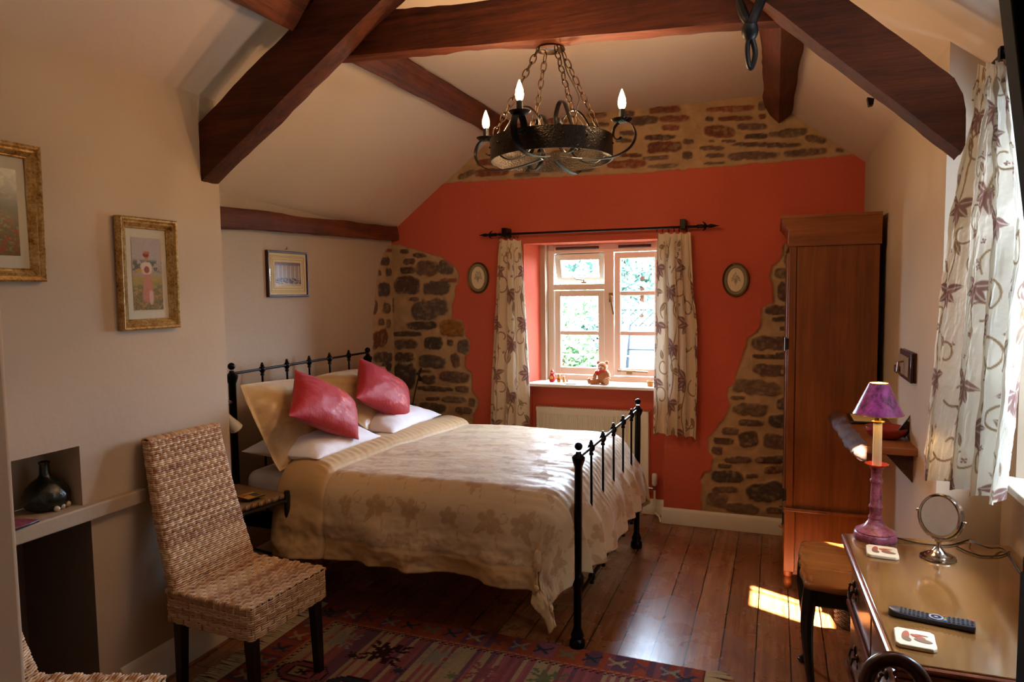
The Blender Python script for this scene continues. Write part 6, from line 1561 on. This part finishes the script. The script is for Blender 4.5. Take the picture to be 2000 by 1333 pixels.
def fence(xa, xb, lab, zt, zl):
    t = thing('garden_fence', lab, 'fence', ((xa+xb)/2, GY, -.25)); b = MB(); n = 9
    for k in range(n): z = fz0+(zt-fz0)*k/n; b.box((xa, GY-.01*(k % 2), z), (xb, GY+.03, z+(zt-fz0)/n+.01))
    b.build('fence_boards', 'fence_blue', t)
    for x in (xa, (xa+xb)/2, xb): MB().box((x-.035, GY-.05, fz0), (x+.035, GY+.05, zl+.03)).build('fence_post', 'fence_blue', t)
    if zl > zt:
        b = MB(); s = .13; x = xa-(zl-zt)
        while x < xb:
            for d in (1, -1):
                p = (x, zt) if d > 0 else (x, zl); q = (x+(zl-zt), zl) if d > 0 else (x+(zl-zt), zt)
                a0_, a1_ = max(0, (xa-p[0])/(q[0]-p[0])), min(1, (xb-p[0])/(q[0]-p[0]))
                if a1_ > a0_: b.tube([(p[0]+(q[0]-p[0])*a0_, GY, p[1]+(q[1]-p[1])*a0_), (p[0]+(q[0]-p[0])*a1_, GY, p[1]+(q[1]-p[1])*a1_)], .012, 4)
            x += s
        b.box((xa, GY-.02, zl-.01), (xb, GY+.02, zl+.03)); b.build('lattice', 'fence_blue', t)
fence(gx(1206), gx(1420), 'grey blue garden fence with lattice top seen through the right casement', gz(636), gz(603))
fence(gx(1060), gx(1196), 'lattice fence behind the bushes seen through the left casement', gz(700, 1140), gz(660, 1140))
def bush(name, c, rad, n, mat, lab, seed, leaf=.05, cat='bush'):
    r = random.Random(seed); b = MB(); c = Vector(c)
    for _ in range(n):
        d = Vector((r.gauss(0, 1), r.gauss(0, 1), r.gauss(0, 1))).normalized()*(r.random()**.4); p = c+Vector((d.x*rad[0], d.y*rad[1], d.z*rad[2])); a = Vector((r.uniform(-1, 1), r.uniform(-1, 1), r.uniform(-1, 1))).normalized(); e = a.orthogonal().normalized(); L = leaf*(.6+.8*r.random())
        b.add([p-a*L, p+e*L*.45, p+a*L, p-e*L*.45], [(0, 1, 2, 3)])
    t = thing(name, lab, cat, (c.x, c.y, -.25)); b.build('foliage', mat, t, smooth=0)
    MB().tube([(c.x, c.y, -.25), (c.x+.05, c.y, c.z)], .04, 8).build('stem', 'beam_oak', t); return t
def P_(px, py, y): return W(px, py, 'y', y)
bush('garden_tree', P_(1250, 540, 12.6), (1.5, .45, .75), 1100, 'leaves_dark', 'leafy tree above the lattice fence in the right casement', 1, .09, 'tree')
bush('garden_tree', P_(1130, 620, 11), (1.2, .45, .6), 1000, 'leaves_light', 'light green tree filling the upper left casement pane', 2, .08, 'tree')
bush('garden_bush', P_(1096, 700, 8.35), (.50, .2, .42), 1300, 'leaves_light', 'light green bush low in the left casement', 3, .05)
bush('garden_bush', P_(1158, 690, 8.85), (.38, .16, .5), 1100, 'leaves_dark', 'darker bush beside the mullion, in front of the lattice', 4, .05)
bush('garden_bush', P_(1290, 560, 15), (3.2, .8, .8), 1500, 'leaves_light', 'tall pale hedge far behind the garden trees', 6, .12, 'hedge')
b_ = thing('leaning_pole', 'white pole leaning against the fence in the right casement', 'pole', tuple(P_(1216, 735, 8.9)))
MB().tube([P_(1214, 742, 8.9), P_(1226, 610, 9.1)], .035, 8).build('pole', 'fence_pale', b_)
cl = thing('washing_line', 'pale green washing line strung across the garden', 'washing line', tuple(P_(1150, 694, 8.0))); MB().tube([P_(1060, 692, 8.0), P_(1180, 694, 8.0), P_(1300, 700, 8.0)], .008, 6).build('line', 'fence_pale', cl)
t = thing('branch', 'bare pale branches in the left casement', 'branch', tuple(P_(1110, 640, 8.6))); b = MB(); b.tube([P_(1110, 650, 8.6), P_(1122, 600, 8.6), P_(1130, 570, 8.6)], .014, 6); b.tube([P_(1110, 642, 8.6), P_(1140, 618, 8.6), P_(1172, 615, 8.6)], .012, 6); b.build('twig', 'fence_pale', t)

t = thing('sky_blocking_hedge', 'unseen hedge added to cut sky light at the right hand window', 'hedge', (4.2, 2, -.25)); r = random.Random(9); b = MB()  # hedge added out of view to block low sky from the right window
for _ in range(5000):
    p = Vector((4.2+r.uniform(-.3, .3), r.uniform(-6, 9), r.uniform(-.2, 4.2))); a = Vector((r.uniform(-1, 1), r.uniform(-1, 1), r.uniform(-1, 1))).normalized(); e = a.orthogonal().normalized(); L = .16
    b.add([p-a*L, p+e*L*.6, p+a*L, p-e*L*.6], [(0, 1, 2, 3)])
b.build('foliage', 'leaves_blocker', t, smooth=0)
MB().box((4.3, -6, -.25), (4.5, 9, 4.1)).build('blocker_body', 'leaves_blocker', t)
for px, py in ((1060, 692), (1300, 700)):
    p = P_(px, py, 8.0); MB().tube([(p.x, p.y, -.25), (p.x, p.y, p.z+.05)], .03, 8).build('line_post', 'fence_pale', cl)
